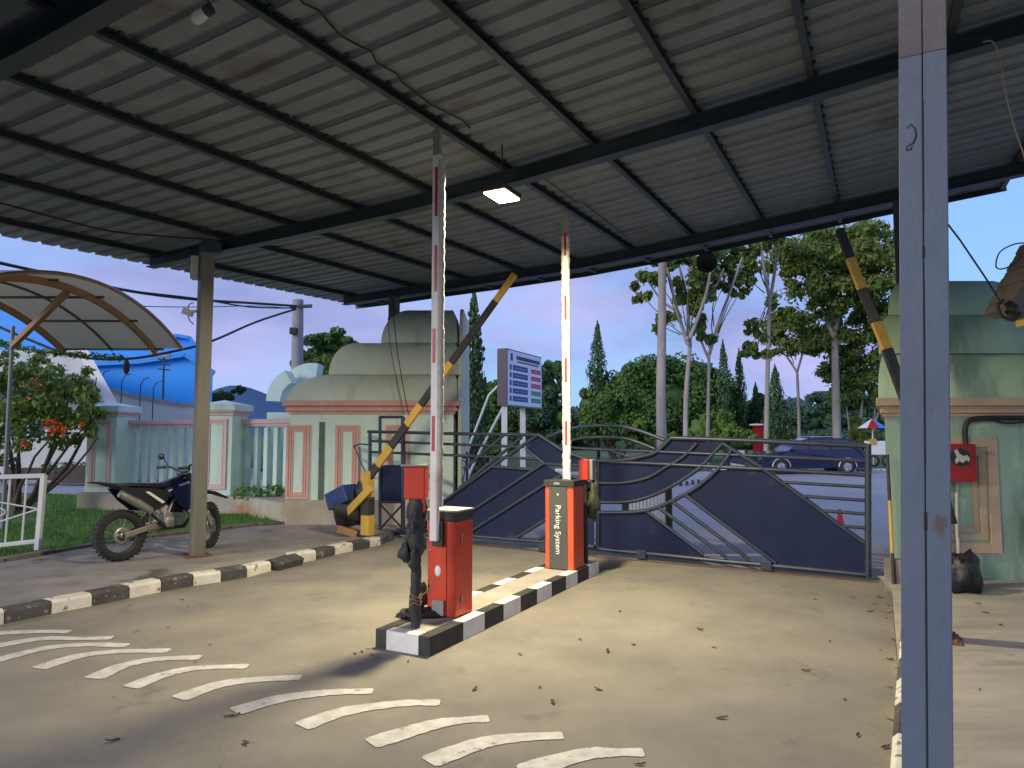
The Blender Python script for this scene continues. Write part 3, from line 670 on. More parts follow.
# black scroll fence seen through the left wing
t=thing('scroll_fence','low black ornamental iron fence with looped scrolls behind the left gate wing','fence',D(425,520,12.6))
def E_(x,y): return D(x,y,12.3)
m=MB(); m.tube([E_(398,456),E_(468,458)],.015,6); m.build('top_rail','black',t)
m=MB(); m.tube([E_(398,500),E_(468,503)],.015,6); m.build('bottom_rail','black',t)
for i in range(9):
    x=402+i*7.6; m=MB(); c=E_(x,464); r=.055
    m.tube([c+V((r*math.cos(a),0,r*1.1*math.sin(a))) for a in [2*PI*k/12 for k in range(12)]],.009,6,closed=True)
    m.tube([E_(x-3,467),E_(x,480),E_(x-3,492),E_(x+1,500)],.009,6); m.tube([E_(x+3,467),E_(x,480),E_(x+3,492)],.009,6)
    m.build('scroll','black',t)
for x in(399,467):
    m=MB(); m.tube([E_(x,452),V((E_(x,452).x,12.3,0))],.02,8); m.build('post','black',t)
# ------------------------------------------------------------------ pavilions
def loft(mb,x0,x1,y0,y1,z0,tiers,mi=0):
    # tiers: (insets at start L,R,F,B), (round sizes L,R,F,B), height
    for (L,R,Fi,B),(aL,aR,aF,aB),h in tiers:
        n=9; rings=[]
        for k in range(n+1):
            a=PI/2*k/n; c=1-math.cos(a); z=z0+h*math.sin(a)
            rings.append([V((x0+L+aL*c,y0+Fi+aF*c,z)),V((x1-R-aR*c,y0+Fi+aF*c,z)),V((x1-R-aR*c,y1-B-aB*c,z)),V((x0+L+aL*c,y1-B-aB*c,z))])
        vs=[p for r in rings for p in r]
        mb.add(vs,[(i*4+j,i*4+(j+1)%4,(i+1)*4+(j+1)%4,(i+1)*4+j) for i in range(n) for j in range(4)],mi,True)
        mb.add(rings[-1],[(0,1,2,3)],mi); mb.add(rings[0],[(3,2,1,0)],mi)
        z0+=h
    return z0
def frame_panel(parent,plane_y,px,mt,depth=.05,inner=True):
    x0,y0,x1,y1=px; a=D(x0,y0,plane_y); b=D(x1,y1,plane_y); w=(b.x-a.x)
    f=MB(); 
    def strip(i0,i1,d):
        X0,X1,Z1,Z0=a.x+i0,b.x-i0,a.z-i0,b.z+i0; t=i1-i0
        for q in(((X0+X1)/2,(Z1-t/2),X1-X0,t),((X0+X1)/2,(Z0+t/2),X1-X0,t),(X0+t/2,(Z0+Z1)/2,t,Z1-Z0-2*t),(X1-t/2,(Z0+Z1)/2,t,Z1-Z0-2*t)):
            f.box(V((q[0],plane_y-d/2+.004,q[1])),(q[2],d,q[3]))
    s=w/9.
    strip(0,s,.03); strip(s*1.25,s*1.9,.022); strip(s*2.1,s*2.6,.015)
    return f.build('panel_frame',mt,parent)
# left pavilion
PY=11.95; X0,X1=-3.78,-1.0; PB=14.6
t=thing('gate_pavilion','pale green gatehouse wall with three stepped rounded domes left of the gate','gatehouse',V((-2.4,PY,0)))
zc0=D(380,414,PY).z; zc1=D(380,401,PY).z
m=MB(); m.box(V(((X0+X1)/2,(PY+PB)/2,(zc0+.06)/2+.2)),(X1-X0,PB-PY,zc0-.3)); m.build('wall','mint',t)
m=MB(); zp=D(300,500,PY).z; m.box(V(((X0+X1)/2,(PY+PB)/2-.02,(zp)/2)),(X1-X0+.08,PB-PY+.1,zp)); m.build('plinth','plinth',t,bevel=.02)
m=MB(); hh=zc1-zc0
for i,(o_,f0,f1) in enumerate(((.03,0,.22),(.07,.22,.45),(.05,.45,.62),(.11,.62,1.))):
    m.box(V(((X0+X1)/2,(PY+PB)/2,zc0+hh*(f0+f1)/2)),(X1-X0+2*o_,PB-PY+2*o_,hh*(f1-f0)+.001*i))
m.build('cornice','pink',t,bevel=.008)
m=MB(); ins=lambda x:D(x,375,PY).x-X0
h1=D(350,375,PY+.2).z-zc1; h2=D(370,343,PY+.35).z-zc1-h1; h3=D(420,309,PY+.5).z-zc1-h1-h2
loft(m,X0-.05,X1+.06,PY-.05,PB,zc1,[((0,0,0,0),(.75,.06,.2,.5),h1),((ins(327)+.05,-.02,.16,.6),(.42,.10,.25,.4),h2),((ins(377)+.05,.03,.38,1.1),(.5,.12,.3,.3),h3)])
m.build('dome_roof','dome',t)
frame_panel(t,PY-.001,(287,425,308.5,499),'pink'); frame_panel(t,PY-.001,(336,425,358,499),'pink'); frame_panel(t,PY-.001,(386,425,408,499),'pink')
m=MB(); a=D(319.5,422,PY); b=D(323.5,503,PY)
m.box(V(((a.x+b.x)/2,PY-.002,(a.z+b.z)/2)),(b.x-a.x,.012,a.z-b.z)); m.build('slot','slit',t)
# wavy white end panel on road side
m=MB(); xr=X1+.07
prof_=[(PY+.1,.3),(PY+.1,zc1)]
zz=zc1
for k,(h,i0) in enumerate(((h1,0),(h2,.14),(h3,.34))):
    for q in range(7):
        a=PI/2*q/6; prof_.append((PY-.02+i0+(.2)*(1-math.cos(a)),zz+h*math.sin(a)))
    zz+=h
prof_+=[(PB-.6,zz),(PB-.3,zc1),(PB-.3,.3)]
m.prism([V((xr,y,z)) for y,z in prof_],(.06,0,0)); m.build('end_panel','white' if False else 'dome',t,bevel=.01)
# scroll shaped end wall behind (curled ornament)
m=MB()
for (cx,cy,r0,r1,a0,a1,dz_) in((302,402,22,36,118,178,0),(304,396,18,36,80,150,.62)):
    pts_o=[];pts_i=[]
    for k in range(13):
        a=rad(a0+(a1-a0)*k/12); pts_o.append(D(cx+r1*math.cos(a),cy-r1*math.sin(a),15.2)); pts_i.append(D(cx+r0*math.cos(a),cy-r0*math.sin(a),15.2))
    for k in range(12): m.prism([q_+V((0,dz_,0)) for q_ in(pts_o[k],pts_o[k+1],pts_i[k+1],pts_i[k])],(0,.5,0))
tt=thing('dome_ornament','pale green curled dome ornament behind the left gatehouse wall','ornament',V((D(296,400,15.2).x,15.2,0)))
m.build('curl','mint',tt); m=MB(); c=D(300,440,15.2); m.box(V((c.x,15.5,c.z/2+.3)),(1.5,.5,c.z+.6)); m.build('wall','mint',tt)
# right pavilion
PY2=7.4
t=thing('gate_pavilion','darker green gatehouse wall with peach trim and weathered domes right of the gate','gatehouse',V((4.5,PY2,0)))
zc0=D(985,417,PY2).z; zc1=D(985,398,PY2).z; XL=D(888,500,PY2).x; XR=8.2; PB2=10.4
def skew(mb): # left side recedes along the drive, hidden from the gate opening
    mb.v=[V((p.x+(p.y-PY2)*.53,p.y,p.z)) for p in mb.v]; return mb
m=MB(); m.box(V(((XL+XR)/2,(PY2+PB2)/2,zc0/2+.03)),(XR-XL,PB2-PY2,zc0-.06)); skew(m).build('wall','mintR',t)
m=MB(); hh=zc1-zc0
for i,(o_,f0,f1) in enumerate(((.02,0,.2),(.05,.2,.42),(.035,.42,.58),(.085,.58,1.))):
    m.box(V(((XL+XR)/2,(PY2+PB2)/2,zc0+hh*(f0+f1)/2)),(XR-XL+2*o_,PB2-PY2+2*o_,hh*(f1-f0)+.001*i))
skew(m).build('cornice','peach',t,bevel=.008)
m=MB(); h1=D(985,354,PY2+.12).z-zc1; h2=D(985,316,PY2+.25).z-zc1-h1; h3=D(965,281,PY2+.4).z-zc1-h1-h2
xi=lambda x:XR-D(x,300,PY2+.3).x
loft(m,XL-.06,XR,PY2-.04,PB2,zc1,[((0,0,0,0),(.09,.5,.14,.4),h1),((.02,xi(1075),.1,.5),(.14,.35,.16,.4),h2),((.14,xi(1003),.24,.9),(.22,.30,.2,.3),h3)])
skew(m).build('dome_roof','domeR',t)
frame_panel(t,PY2-.001,(905,437,1001,553),'peach')
# right base kerb block + old plaster end seen at gate side
m=MB(); q=G(893,592); m.box(V((q.x+.02,q.y-.02,.17)),(.11,.2,.34),A); tag(m.build('bollard_block','stone',bevel=.01),'short grey concrete block at the foot of the right gatehouse corner','block')
m=MB(); P=[D(886,420,8.1),D(889,430,8.1),D(891,470,8.1),D(890,520,8.1),D(891,560,8.1)]
# yellow black stick
pa=D(898,455,7.05); pb_=G(895,590,0.0); t=thing('striped_pole','thin yellow and black pole leaning on the right gatehouse wall','pole',V((pb_.x,pb_.y,0)))
top_=V((pa.x,7.25,pa.z)); bot=V((D(894,586,7.2).x,7.2,.02)); seg=[0,.36,.66,.97,1]; names=['bblack','yellow','bblack']
for k in range(3):
    a=bot.lerp(top_,[0,.28,.66][k]); b=bot.lerp(top_,[.28,.66,1][k]); m=MB(); m.tube([a,b],.017,8); m.build('pole_section',names[k],t)
# ------------------------------------------------------------------ old striped barrier arms
def stripearm(name,label,p,q,n,w0,w1,first,mats=('yellow','bblack')):
    t=thing(name,label,'barrier arm',p)
    for k in range(n):
        a=V(p).lerp(V(q),k/n); b=V(p).lerp(V(q),(k+1)/n); m=MB(); m.beam(a,b,.05,w0+(w1-w0)*k/n); m.build('arm_section',mats[(k+first)%2],t,bevel=.006)
    return t
def AP(x,y,base): # point on the barrier's vertical plane through base, parallel with the gate
    return onplane(x,y,base,gn)
base=G(368,538,.1)
p=AP(364,484,base); q=AP(515,274,base)
ta=stripearm('striped_barrier_arm','long yellow and black striped barrier arm slanting up over the left gate wing','',0,0,0,0,0) if False else None
t=thing('old_barrier','old yellow and black striped barrier with tarpaulin, its arm slanting up beside the left gatehouse','barrier',base)
cuts=[0,.10,.30,.50,.66,.80,.92,1.0]
yy=[484,462,438,411,391,366,346,322,296,272]; xx=[364,378,393,409,424,440,447,474,499,516]
# boundaries measured down the arm
PX=[(362,487),(377,461),(392,438),(409,412),(424,392),(438,371),(455,352),(474,324),(498,296),(516,272)]
cols=['bblack','yellow','bblack','yellow','bblack','yellow','yellow','bblack','yellow']
cols=['bblack','yellow','bblack','yellow','bblack','yellow','bblack','bblack','yellow']
P_=[p.lerp(q,((x-362)/(516-362))) for x,y in PX]
for k in range(9):
    m=MB(); m.beam(P_[k],P_[k+1],.05,.125-.005*k); m.build('arm_section',cols[k],t,bevel=.006)
for y0,y1,c_ in((535,515,'yellow'),(515,497,'bblack'),(497,471,'yellow')):
    a=AP(367.5,y0,base); b=AP(367.5,y1,base); m=MB(); m.box(V((a.x,a.y,(a.z+b.z)/2)),(.155,.14,abs(b.z-a.z)),math.atan2(gd.y,gd.x)); m.build('post_section',c_,t,bevel=.008)
m=MB(); a=AP(352,512,base); m.beam(AP(333,502,base),AP(352,492,base),.3,.26); m.build('counterweight','bluepaint',t,bevel=.02)
m=MB(); m.ball(AP(350,508,base)+V((0,.05,0)),(.26,.2,.24),14,9,jit=.7); m.build('tarpaulin','tarp',t)
m=MB(); m.beam(AP(376,487,base)-gn*-.1,AP(352,512,base)-gn*-.1,.05,.11); m.build('lever','yellow',t,bevel=.006)
m=MB(); m.ball(AP(363,490,base)+gn*.02,(.1,.09,.16),12,8,jit=.9); m.build('pivot_wrap','tarp',t)
m=MB(); R=Matrix.Rotation(.3,3,'Y'); c=G(350,537,.1); m.box(c+V((-.05,.1,.07)),(.30,.2,.10),R=R); tag(m.build('board','cardboard',bevel=.01),'reddish brown block lying at the foot of the old barrier post','block')
m=MB(); c=AP(355,470,base)
m.tube([AP(354,446,base),AP(360,444,base),AP(372,445,base)],.012,6); m.tube([AP(354,446,base),AP(362,465,base),AP(370,480,base)],.012,6)
tag(m.build('bent_rod','bluepaint'),'thin bent dark rod sticking out of the left end of the gate','rod')
# right old arm
base2=F(.35,8.15,0)
p=onplane(930,455,base2,gn); q=onplane(840,228,base2,gn)
t=thing('old_barrier','yellow and black striped barrier whose arm slants down behind the front column','barrier',V((p.x,p.y,0)))
PX=[(930,462),(912,415),(900,385),(887,349),(876,322),(862,289),(850,258),(839.5,229)]
cols=['yellow','bblack','bblack','yellow','bblack','yellow','bblack']
for k in range(7):
    m=MB(); m.beam(onplane(*PX[k],base2,gn),onplane(*PX[k+1],base2,gn),.05,.115-.004*k); m.build('arm_section',cols[k],t,bevel=.006)
t2=t
for k in range(4):
    m=MB(); m.box(V((p.x,p.y,.15+.3*k)),(.14,.14,.298),A); m.build('post_section',['yellow','bblack'][k%2],t2,bevel=.008)
# ------------------------------------------------------------------ boundary wall with pilasters (left)
def pilaster(label,c,w,d,h,rz,nm='wall_pilaster'):
    t=thing(nm,label,'pillar',c,'pilasters of the boundary wall',rz)
    m=MB(); m.box(V((0,0,h/2)),(w,d,h)); m.build('shaft','mint',t,local=True,bevel=.01)
    m=MB(); m.box(V((0,0,h+.02)),(w+.10,d+.10,.04)); m.box(V((0,0,h-.03)),(w+.05,d+.05,.05)); m.build('pink_band','pinklight',t,local=True,bevel=.004)
    m=MB(); m.box(V((0,0,h+.10)),(w+.16,d+.16,.12)); W_=w/2+.08; D_=d/2+.08; z=h+.16
    m.add([(-W_,-D_,z),(W_,-D_,z),(W_,D_,z),(-W_,D_,z),(0,0,z+.1)],[(0,1,4),(1,2,4),(2,3,4),(3,0,4)]); m.build('cap','mint',t,local=True)
    f=MB()
    for i0,i1,dd in((0,.055,.03),(.07,.10,.018)):
        X=w*.34-i0; Z1=h-.12-i0; Z0=.12+i0; tt_=i1-i0
        for q in((0,Z1-tt_/2,2*X,tt_),(0,Z0+tt_/2,2*X,tt_),(-X+tt_/2,(Z0+Z1)/2,tt_,Z1-Z0-2*tt_),(X-tt_/2,(Z0+Z1)/2,tt_,Z1-Z0-2*tt_)): f.box(V((q[0],-d/2-dd/2+.004,q[1])),(q[2],dd,q[3]))
    f.build('panel_frame','pinklight',t,local=True)
    return t
zb1=.42
P1=V((-5.78,14.1,zb1)); P2=V((-8.45,15.0,zb1)); wrz=rad(-14)
pl1=pilaster('mint pillar with pink panel just behind the grey steel post',P1,.66,.62,1.62,rad(-6))
pl2=dup(pl1,V((-8.5,14.9,zb1)),rad(-6),'mint pillar with pink panel furthest left beside the flowering shrub')
def balwall(label,a,b,n):
    t=thing('baluster_wall',label,'wall',(a+b)/2)
    d=(b-a); L_=d.length; rz=math.atan2(d.y,d.x)
    c=(a+b)/2
    m=MB(); m.box(V((c.x,c.y,zb1+1.45)),(L_,.26,.09),rz); m.box(V((c.x,c.y,zb1+1.38)),(L_,.2,.06),rz); m.build('coping','pinklight',t,bevel=.006)
    m=MB(); m.box(V((c.x,c.y,zb1/2+.05)),(L_,.3,zb1-.1),rz); m.build('footing','plinth',t)
    for i in range(n):
        p_=a.lerp(b,(i+.5)/n); m=MB(); m.box(V((p_.x,p_.y,zb1+.66)),(.105,.10,1.34),rz); m.build('baluster','mint',t,bevel=.01)
balwall('mint baluster wall with pink coping between the two pillars behind the motorcycle',V((-8.15,15.05,0)),V((-6.1,14.5,0)),9)
balwall('short mint baluster wall between the pillar and the left gatehouse',V((-5.45,14.25,0)),V((-3.6,13.4,0)),8)
m=MB(); m.prism([V((-8.9,14.45,0)),V((-6.3,13.85,0)),V((-5.3,13.65,0)),V((-3.7,12.1,0)),V((-3.7,13.6,0)),V((-6.2,14.9,0)),V((-8.9,15.5,0))],(0,0,zb1-.002)); tag(m.build('stained_plinth_wall','plinth'),'low rust stained plinth running under the mint pillars','wall')
# weeds
def leafblob(mb,c,r,n,size,mi=0,droop=0.,shell=.55,flat=0.,fuzz=0.):
    c=V(c)
    for _ in range(n):
        while True:
            d=V((random.gauss(0,1),random.gauss(0,1),random.gauss(0,1)))
            if d.length>1e-3: break
        d.normalize(); k=shell+(1-shell)*random.random()**.6
        if fuzz: k*=1+abs(random.gauss(0,fuzz))
        p=c+V((d.x*r[0]*k,d.y*r[1]*k,d.z*r[2]*k))
        s_=size*random.uniform(.6,1.25); nrm=(d+V((random.gauss(0,.6),random.gauss(0,.6),random.gauss(.35,.6)))).normalized()
        x=nrm.orthogonal().normalized(); x=Matrix.Rotation(random.uniform(0,2*PI),3,nrm)@x; y=nrm.cross(x)
        if droop: y=(y*.4+V((0,0,-1))*droop).normalized(); x=y.cross(nrm); x=x.normalized() if x.length>.01 else V((1,0,0))
        mb.add([p-y*s_*.5,p+x*s_*.3,p+y*s_*.55,p-x*s_*.3],[(0,1,2,3)],random.choice(mi) if isinstance(mi,(list,tuple)) else mi)
m=MB()
for i in range(26):
    c=V((random.uniform(-5.3,-3.9),random.uniform(13.3,13.8),zb1)); leafblob(m,c+V((0,0,.1)),(.1,.1,.14),12,.09,[0,1])
stuff(m.build('weeds',['lfS','blade'],fixn=False),'low green weeds growing on the plinth beside the left gatehouse','weeds')
# ------------------------------------------------------------------ trees
def limb(mb,a,b,r0,r1,bend=.1,n=6):
    a,b=V(a),V(b); L_=(b-a).length; k=V((random.uniform(-1,1),random.uniform(-1,1),0))*bend*L_
    pts=[a.lerp(b,i/n)+k*math.sin(PI*i/n)+V((random.uniform(-1,1),random.uniform(-1,1),0))*L_*.01 for i in range(n+1)]
    mb.tube(pts,[r0+(r1-r0)*i/n for i in range(n+1)],8); return pts
def tree(name,label,px,Y,trunk,limbs,blobs,lsize,lm,bark='bark',group=None,r0=.15,dens=1.,zfloor=0,droop=0.,depth=1.):
    """trunk: pixel polyline base->top; limbs: pixel polylines; blobs: (x,y,rx,ry) pixels at distance Y"""
    s=Y/FPX; b=D(*trunk[0],Y); base=V((b.x,Y,zfloor)); t=thing(name,label,'tree',base,group)
    P=[base]+[D(x,y,Y+random.uniform(-.3,.3)) for x,y in trunk[1:]]
    P=spline(P,4); m=MB(); k=len(P); m.tube(P,[r0*(1.12 if i==0 else 1-.45*i/k) for i in range(k)],9)
    for lb in limbs:
        r=lb[0]; Q=[D(x,y,Y) for x,y in lb[1]]; off=random.uniform(-1,1)*s*25
        Q=[q+V((0,off*i/(len(Q)-1),0)) for i,q in enumerate(Q)]; Q=spline(Q,3); m.tube(Q,[r*(1-.6*i/len(Q)) for i in range(len(Q))],7)
    m.build('trunk',bark,t)
    c=MB()
    for bl in blobs:
        x,y,rx,ry=bl[:4]; rx*=1.15; ry*=1.12; p_=D(x,y,Y); p_.y+=random.uniform(-1,1)*rx*s*depth
        n_=int(rx*ry*1.5*dens)+90
        # several sub-clumps for an uneven outline
        ks=max(5,int(rx*ry/60)+5)
        for q in range(ks):
            a=random.uniform(0,2*PI); rr=random.random()**.5*.98; cc=p_+V((math.cos(a)*rx*s*rr,random.uniform(-.7,.7)*rx*s*depth,math.sin(a)*ry*s*rr)); f=random.uniform(.2,.48)
            leafblob(c,cc,(rx*s*f,rx*s*f*depth,ry*s*f),max(8,int(n_*2.2/ks)),lsize,lm[1],droop=droop,shell=.1,fuzz=.35)
        b0=P[-1]; limb(c,b0.lerp(p_,.25),p_,.03,.012,.08,4); 
    c.build('crown',lm[0],t,fixn=False); return t
g1='tall trees beyond the gate'
tk=(['lfA','lfB','lfC'],[0,0,0,0,1,2])
tree('tall_tree','tall tree with the thickest pale straight trunk, crown above the canopy edge',663,24,[(663,475),(661,400),(662,330),(662,262),(660,190)],[],[(655,175,40,25),(630,190,25,18)],.27,tk,r0=.19,group=g1)
tree('tall_tree','forked pale tree second from the left beyond the gate',688,32,[(686,470),(686,400),(690,345),(687,338)],
 [(.10,[(688,345),(675,310),(668,285),(660,262)]),(.10,[(688,345),(690,300),(684,262)]),(.10,[(689,340),(702,300),(706,268)]),(.07,[(675,310),(662,300),(650,282)]),(.06,[(702,300),(716,285),(722,270)])],
 [(648,278,13,10),(640,292,8,9),(664,262,14,9),(690,258,20,12),(712,262,16,12),(700,282,12,9),(668,322,8,8),(704,298,12,14),(684,290,8,12),(660,325,5,7)],.27,tk,r0=.13,group=g1,dens=1.1)
tree('tall_tree','slender forked tree with a small crown leaning right',708,33,[(707,470),(708,420),(709,365),(709,352)],
 [(.09,[(709,355),(718,320),(728,290),(736,262)]),(.07,[(709,360),(702,340),(698,325)])],
 [(735,262,10,14),(742,278,9,12),(728,250,14,8),(722,290,10,9),(700,322,7,9),(706,335,7,8),(738,294,7,6)],.27,tk,r0=.10,group=g1)
tree('tall_tree','pale Y shaped tree with two long bare limbs above the parked car',768,34,[(766,470),(767,400),(769,320),(770,298)],
 [(.09,[(770,300),(762,275),(756,250),(752,232)]),(.09,[(770,300),(778,265),(784,238),(788,215)]),(.05,[(762,275),(750,262),(744,255)])],
 [(756,262,10,8),(748,250,9,8),(766,248,10,10),(760,236,12,6),(782,232,9,8),(757,325,9,10),(762,345,10,10),(752,352,8,7),(748,278,6,6)],.27,tk,r0=.13,group=g1)
tree('tall_tree','thin tree with a sparse crown right of the two cypress trees',799,42,[(799,465),(799,420),(797,370)],
 [(.08,[(797,372),(790,355),(785,348)]),(.08,[(797,372),(802,350),(802,330)])],
 [(795,330,26,16),(785,345,16,10),(808,342,14,12),(776,322,12,12),(790,312,18,8),(775,300,8,9)],.27,tk,r0=.12,group=g1)
tree('tall_tree','largest broad crowned tree standing left of the right gatehouse',837,38,[(838,470),(836,400),(835,350),(834,335)],
 [(.13,[(834,338),(826,310),(822,290),(820,270)]),(.13,[(834,338),(842,310),(846,290)]),(.09,[(842,315),(852,300),(858,285)]),(.08,[(826,312),(815,300),(806,288)])],
 [(835,240,42,18),(800,255,26,16),(870,255,26,20),(820,275,30,18),(862,285,30,18),(800,285,20,16),(780,262,14,12),(884,290,20,24),(845,262,30,14),(818,305,18,12),(870,312,26,16),(852,340,26,14),(830,345,16,8),(880,340,20,20),(812,320,14,9),(862,232,22,8)],.27,tk,r0=.24,group=g1,dens=1.25)
tree('tall_tree','lower leafy tree with several thin trunks against the gatehouse corner',862,40,[(860,470),(860,430),(863,395)],
 [(.07,[(868,468),(868,430),(872,398)]),(.07,[(852,468),(853,420),(852,385)]),(.06,[(877,468),(876,430),(880,390)]),(.05,[(863,395),(866,375),(868,360)])],
 [(850,372,22,14),(872,368,20,16),(838,362,16,10),(862,392,24,12),(884,395,14,16),(842,385,12,10),(830,372,10,8)],.27,tk,r0=.10,group=g1)
def column_tree(label,x,ytop,ybot,w,Y,group='columnar cypress trees',nm='cypress_tree',gz=0.):
    s=Y/FPX; base=V((D(x,ybot,Y).x,Y,gz)); t=thing(nm,label,'tree',base,group)
    zt=D(x,ytop,Y).z; z0=max(D(x,ybot,Y).z,gz+.3)
    m=MB(); m.tube([base,V((base.x,Y,zt-.3))],[.12,.03],8); m.build('trunk','barkD',t)
    c=MB(); n=26
    for i in range(n):
        f=i/(n-1); z=z0+(zt-z0)*f; r=w*s*.72*min(.95,((1-f)*1.5)**.75+.04)*random.uniform(.85,1.12)
        leafblob(c,V((base.x+random.uniform(-.08,.08)*r,Y,z)),(r,r,(zt-z0)/n*1.3),int(110),max(.14,r*.26),0,droop=1.4,shell=.5)
    c.build('crown','lfD',t,fixn=False)
column_tree('wide dark cypress beside the left gatehouse edge',473,294,470,25,20)
column_tree('lone pointed cypress rising above the bushes behind the sign',598,324,400,16,46)
column_tree('pointed cypress, first of the pair right of the pale trunks',725,344,440,16,44)
column_tree('slimmer cypress, second of the pair right of the pale trunks',741,352,440,13,45)
column_tree('low dark cypress in front of the far trees near the car',777,368,446,20,43)
column_tree('narrow cypress peeping out left of the pale Y shaped tree',757,385,446,13,47)
def bush(label,cx,base_y,Y,blobs,lm,ls=.34,group='round leafy trees beyond the gate',nm='round_tree',dens=1.,bark='barkD'):
    s=Y/FPX; base=V((D(cx,base_y,Y).x,Y,-.05)); t=thing(nm,label,'tree',base,group)
    m=MB(); 
    for k in range(3):
        bl=blobs[k%len(blobs)]; limb(m,base,D(bl[0],bl[1],Y),.16,.04,.06)
    m.build('trunk',bark,t)
    c=MB()
    for x,y,rx,ry in blobs:
        p_=D(x,y,Y)
        # inner dark core mass keeps the crown opaque
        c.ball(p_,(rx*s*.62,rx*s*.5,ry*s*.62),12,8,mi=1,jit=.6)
        ks=int(rx*ry/60)+5
        for q in range(ks):
            a=random.uniform(0,2*PI); rr=.35+.5*random.random(); cc=p_+V((math.cos(a)*rx*s*rr,-random.uniform(.1,.7)*rx*s,math.sin(a)*ry*s*rr)); f=random.uniform(.22,.38)
            leafblob(c,cc,(rx*s*f,rx*s*f,ry*s*f),int(170*dens),ls*.72,[0,1,0] if q%3 else [0,2],shell=.6)
    c.build('crown',lm,t,fixn=False)
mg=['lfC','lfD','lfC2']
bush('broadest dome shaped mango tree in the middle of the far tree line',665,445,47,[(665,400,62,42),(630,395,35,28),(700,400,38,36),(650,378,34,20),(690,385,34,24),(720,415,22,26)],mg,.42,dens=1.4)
bush('bright green bushy tree right of the far barrier arm',615,445,41,[(615,412,34,28),(600,420,28,26),(640,425,30,22),(590,405,16,18)],mg,.36,dens=1.2)
bush('light green bush at the foot of the pale trunks',680,450,38,[(700,430,18,18),(735,438,20,14),(722,425,14,14),(668,440,14,10)],['lfC2','lfC','lfC2'],.3)
bush('soft green tree just left of the far barrier arm',545,445,43,[(548,395,18,26),(552,370,14,14),(535,410,24,24),(560,420,22,22)],['lfE','lfC','lfC'],.36)
bush('dark bushy tree filling the gap behind the sign',500,445,44,[(500,410,26,26),(486,392,20,16),(520,420,24,22),(480,430,26,20),(560,430,24,18)],mg,.36)
bush('dark green tree between the cypress pair and the car',760,448,48,[(755,415,18,22),(745,430,20,16),(770,435,20,14),(790,440,18,12)],mg,.36)
bush('tree with small red blossom left of the sign',476,450,36,[(478,446,24,14),(500,450,22,10),(455,445,20,12)],mg,.3)
bush('teal green tree far away between the cypress trees and the broad tree',812,450,70,[(808,420,32,18),(835,410,30,20),(790,425,22,14),(860,415,30,22),(885,410,26,26),(825,398,20,12)],['lfE','lfD','lfE'],.55,group='far teal green trees')
bush('far low wooded mass right behind the parked car',830,452,60,[(820,440,26,12),(850,440,26,14),(790,443,22,10),(878,440,24,12)],['lfE','lfC','lfE'],.5,group='far teal green trees')
bush('yellow green small bush beside the vendor umbrella',858,460,40,[(857,424,9,10),(862,436,12,9),(853,434,8,8)],['lfS2','lfS','lfS2'],.24)
bush('rounded dark tree showing above the left gatehouse domes',332,400,32,[(336,345,26,15),(318,352,14,10),(345,360,20,18),(352,348,14,12)],['lfC','lfD','lfD'],.3,group='trees behind the left wall')
bush('lower olive tree behind the concrete utility pole',325,405,29,[(322,370,20,16),(305,362,12,12),(340,372,14,12)],['lfA','lfC','lfA'],.28,group='trees behind the left wall')
bush('small dark tree by the blue building corner',222,405,45,[(219,395,9,8),(228,398,9,7),(214,400,8,7),(240,390,8,6)],['lfD','lfC','lfD'],.3,group='trees behind the left wall')
# distant tree line as one mass
m=MB()
for i in range(90):
    x=random.uniform(380,960); Y=random.uniform(75,95); h=random.uniform(3,6); p_=D(x,430,Y); p_.z=random.uniform(.5,h*.6)
    m.ball(p_,(3.2,3,h*.6),10,7,mi=0,jit=1.); leafblob(m,p_,(3.4,3,h*.65),90,.7,0,shell=.8)
stuff(m.build('far_woodland',['lfE'],fixn=False),'dark green woodland closing the horizon beyond the field','woodland')
# hill
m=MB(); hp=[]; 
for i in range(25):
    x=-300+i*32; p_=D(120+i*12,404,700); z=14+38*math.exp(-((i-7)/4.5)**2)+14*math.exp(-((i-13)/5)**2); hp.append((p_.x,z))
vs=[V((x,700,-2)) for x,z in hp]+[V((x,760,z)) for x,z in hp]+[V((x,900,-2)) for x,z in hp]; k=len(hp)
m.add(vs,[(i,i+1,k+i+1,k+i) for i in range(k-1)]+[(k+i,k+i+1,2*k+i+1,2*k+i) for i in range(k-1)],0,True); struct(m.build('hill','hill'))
# ------------------------------------------------------------------ sign board
SY=18.; a=D(507,347.5,SY); b=D(507,406,SY); c_=D(541.5,358,20.2); d_=D(541.5,408.5,20.2)
sx=(V((c_.x,c_.y,0))-V((a.x,a.y,0))); W_=sx.length; sx.normalize(); sn=V((sx.y,-sx.x,0)); 
if sn.dot(-a)<0: sn=-sn
zT=(a.z+c_.z)/2; zB=(b.z+d_.z)/2; HS=zT-zB
org=V((a.x,a.y,zB))
t=thing('information_sign','white information sign with blue red and green panels on two white posts','sign',V((a.x,a.y,0)))
m=MB(); m.prism([org,org+sx*W_,org+sx*W_+V((0,0,HS)),org+V((0,0,HS))],sn*(-.28)); m.build('sign_box','signframe',t)
m=MB(); e_=.03; m.prism([org+sx*e_+V((0,0,e_)),org+sx*(W_-e_)+V((0,0,e_)),org+sx*(W_-e_)+V((0,0,HS-e_)),org+sx*e_+V((0,0,HS-e_))],sn*.012); face=m.build('sign_face','signface',t)
def spanel(u0,u1,v0,v1,mt,nm='colour_panel',o_=.015):
    m=MB(); q=[org+sx*(W_*u)+V((0,0,HS*v)) for u,v in((u0,v0),(u1,v0),(u1,v1),(u0,v1))]; m.prism(q,sn*o_); return m.build(nm,mt,face)
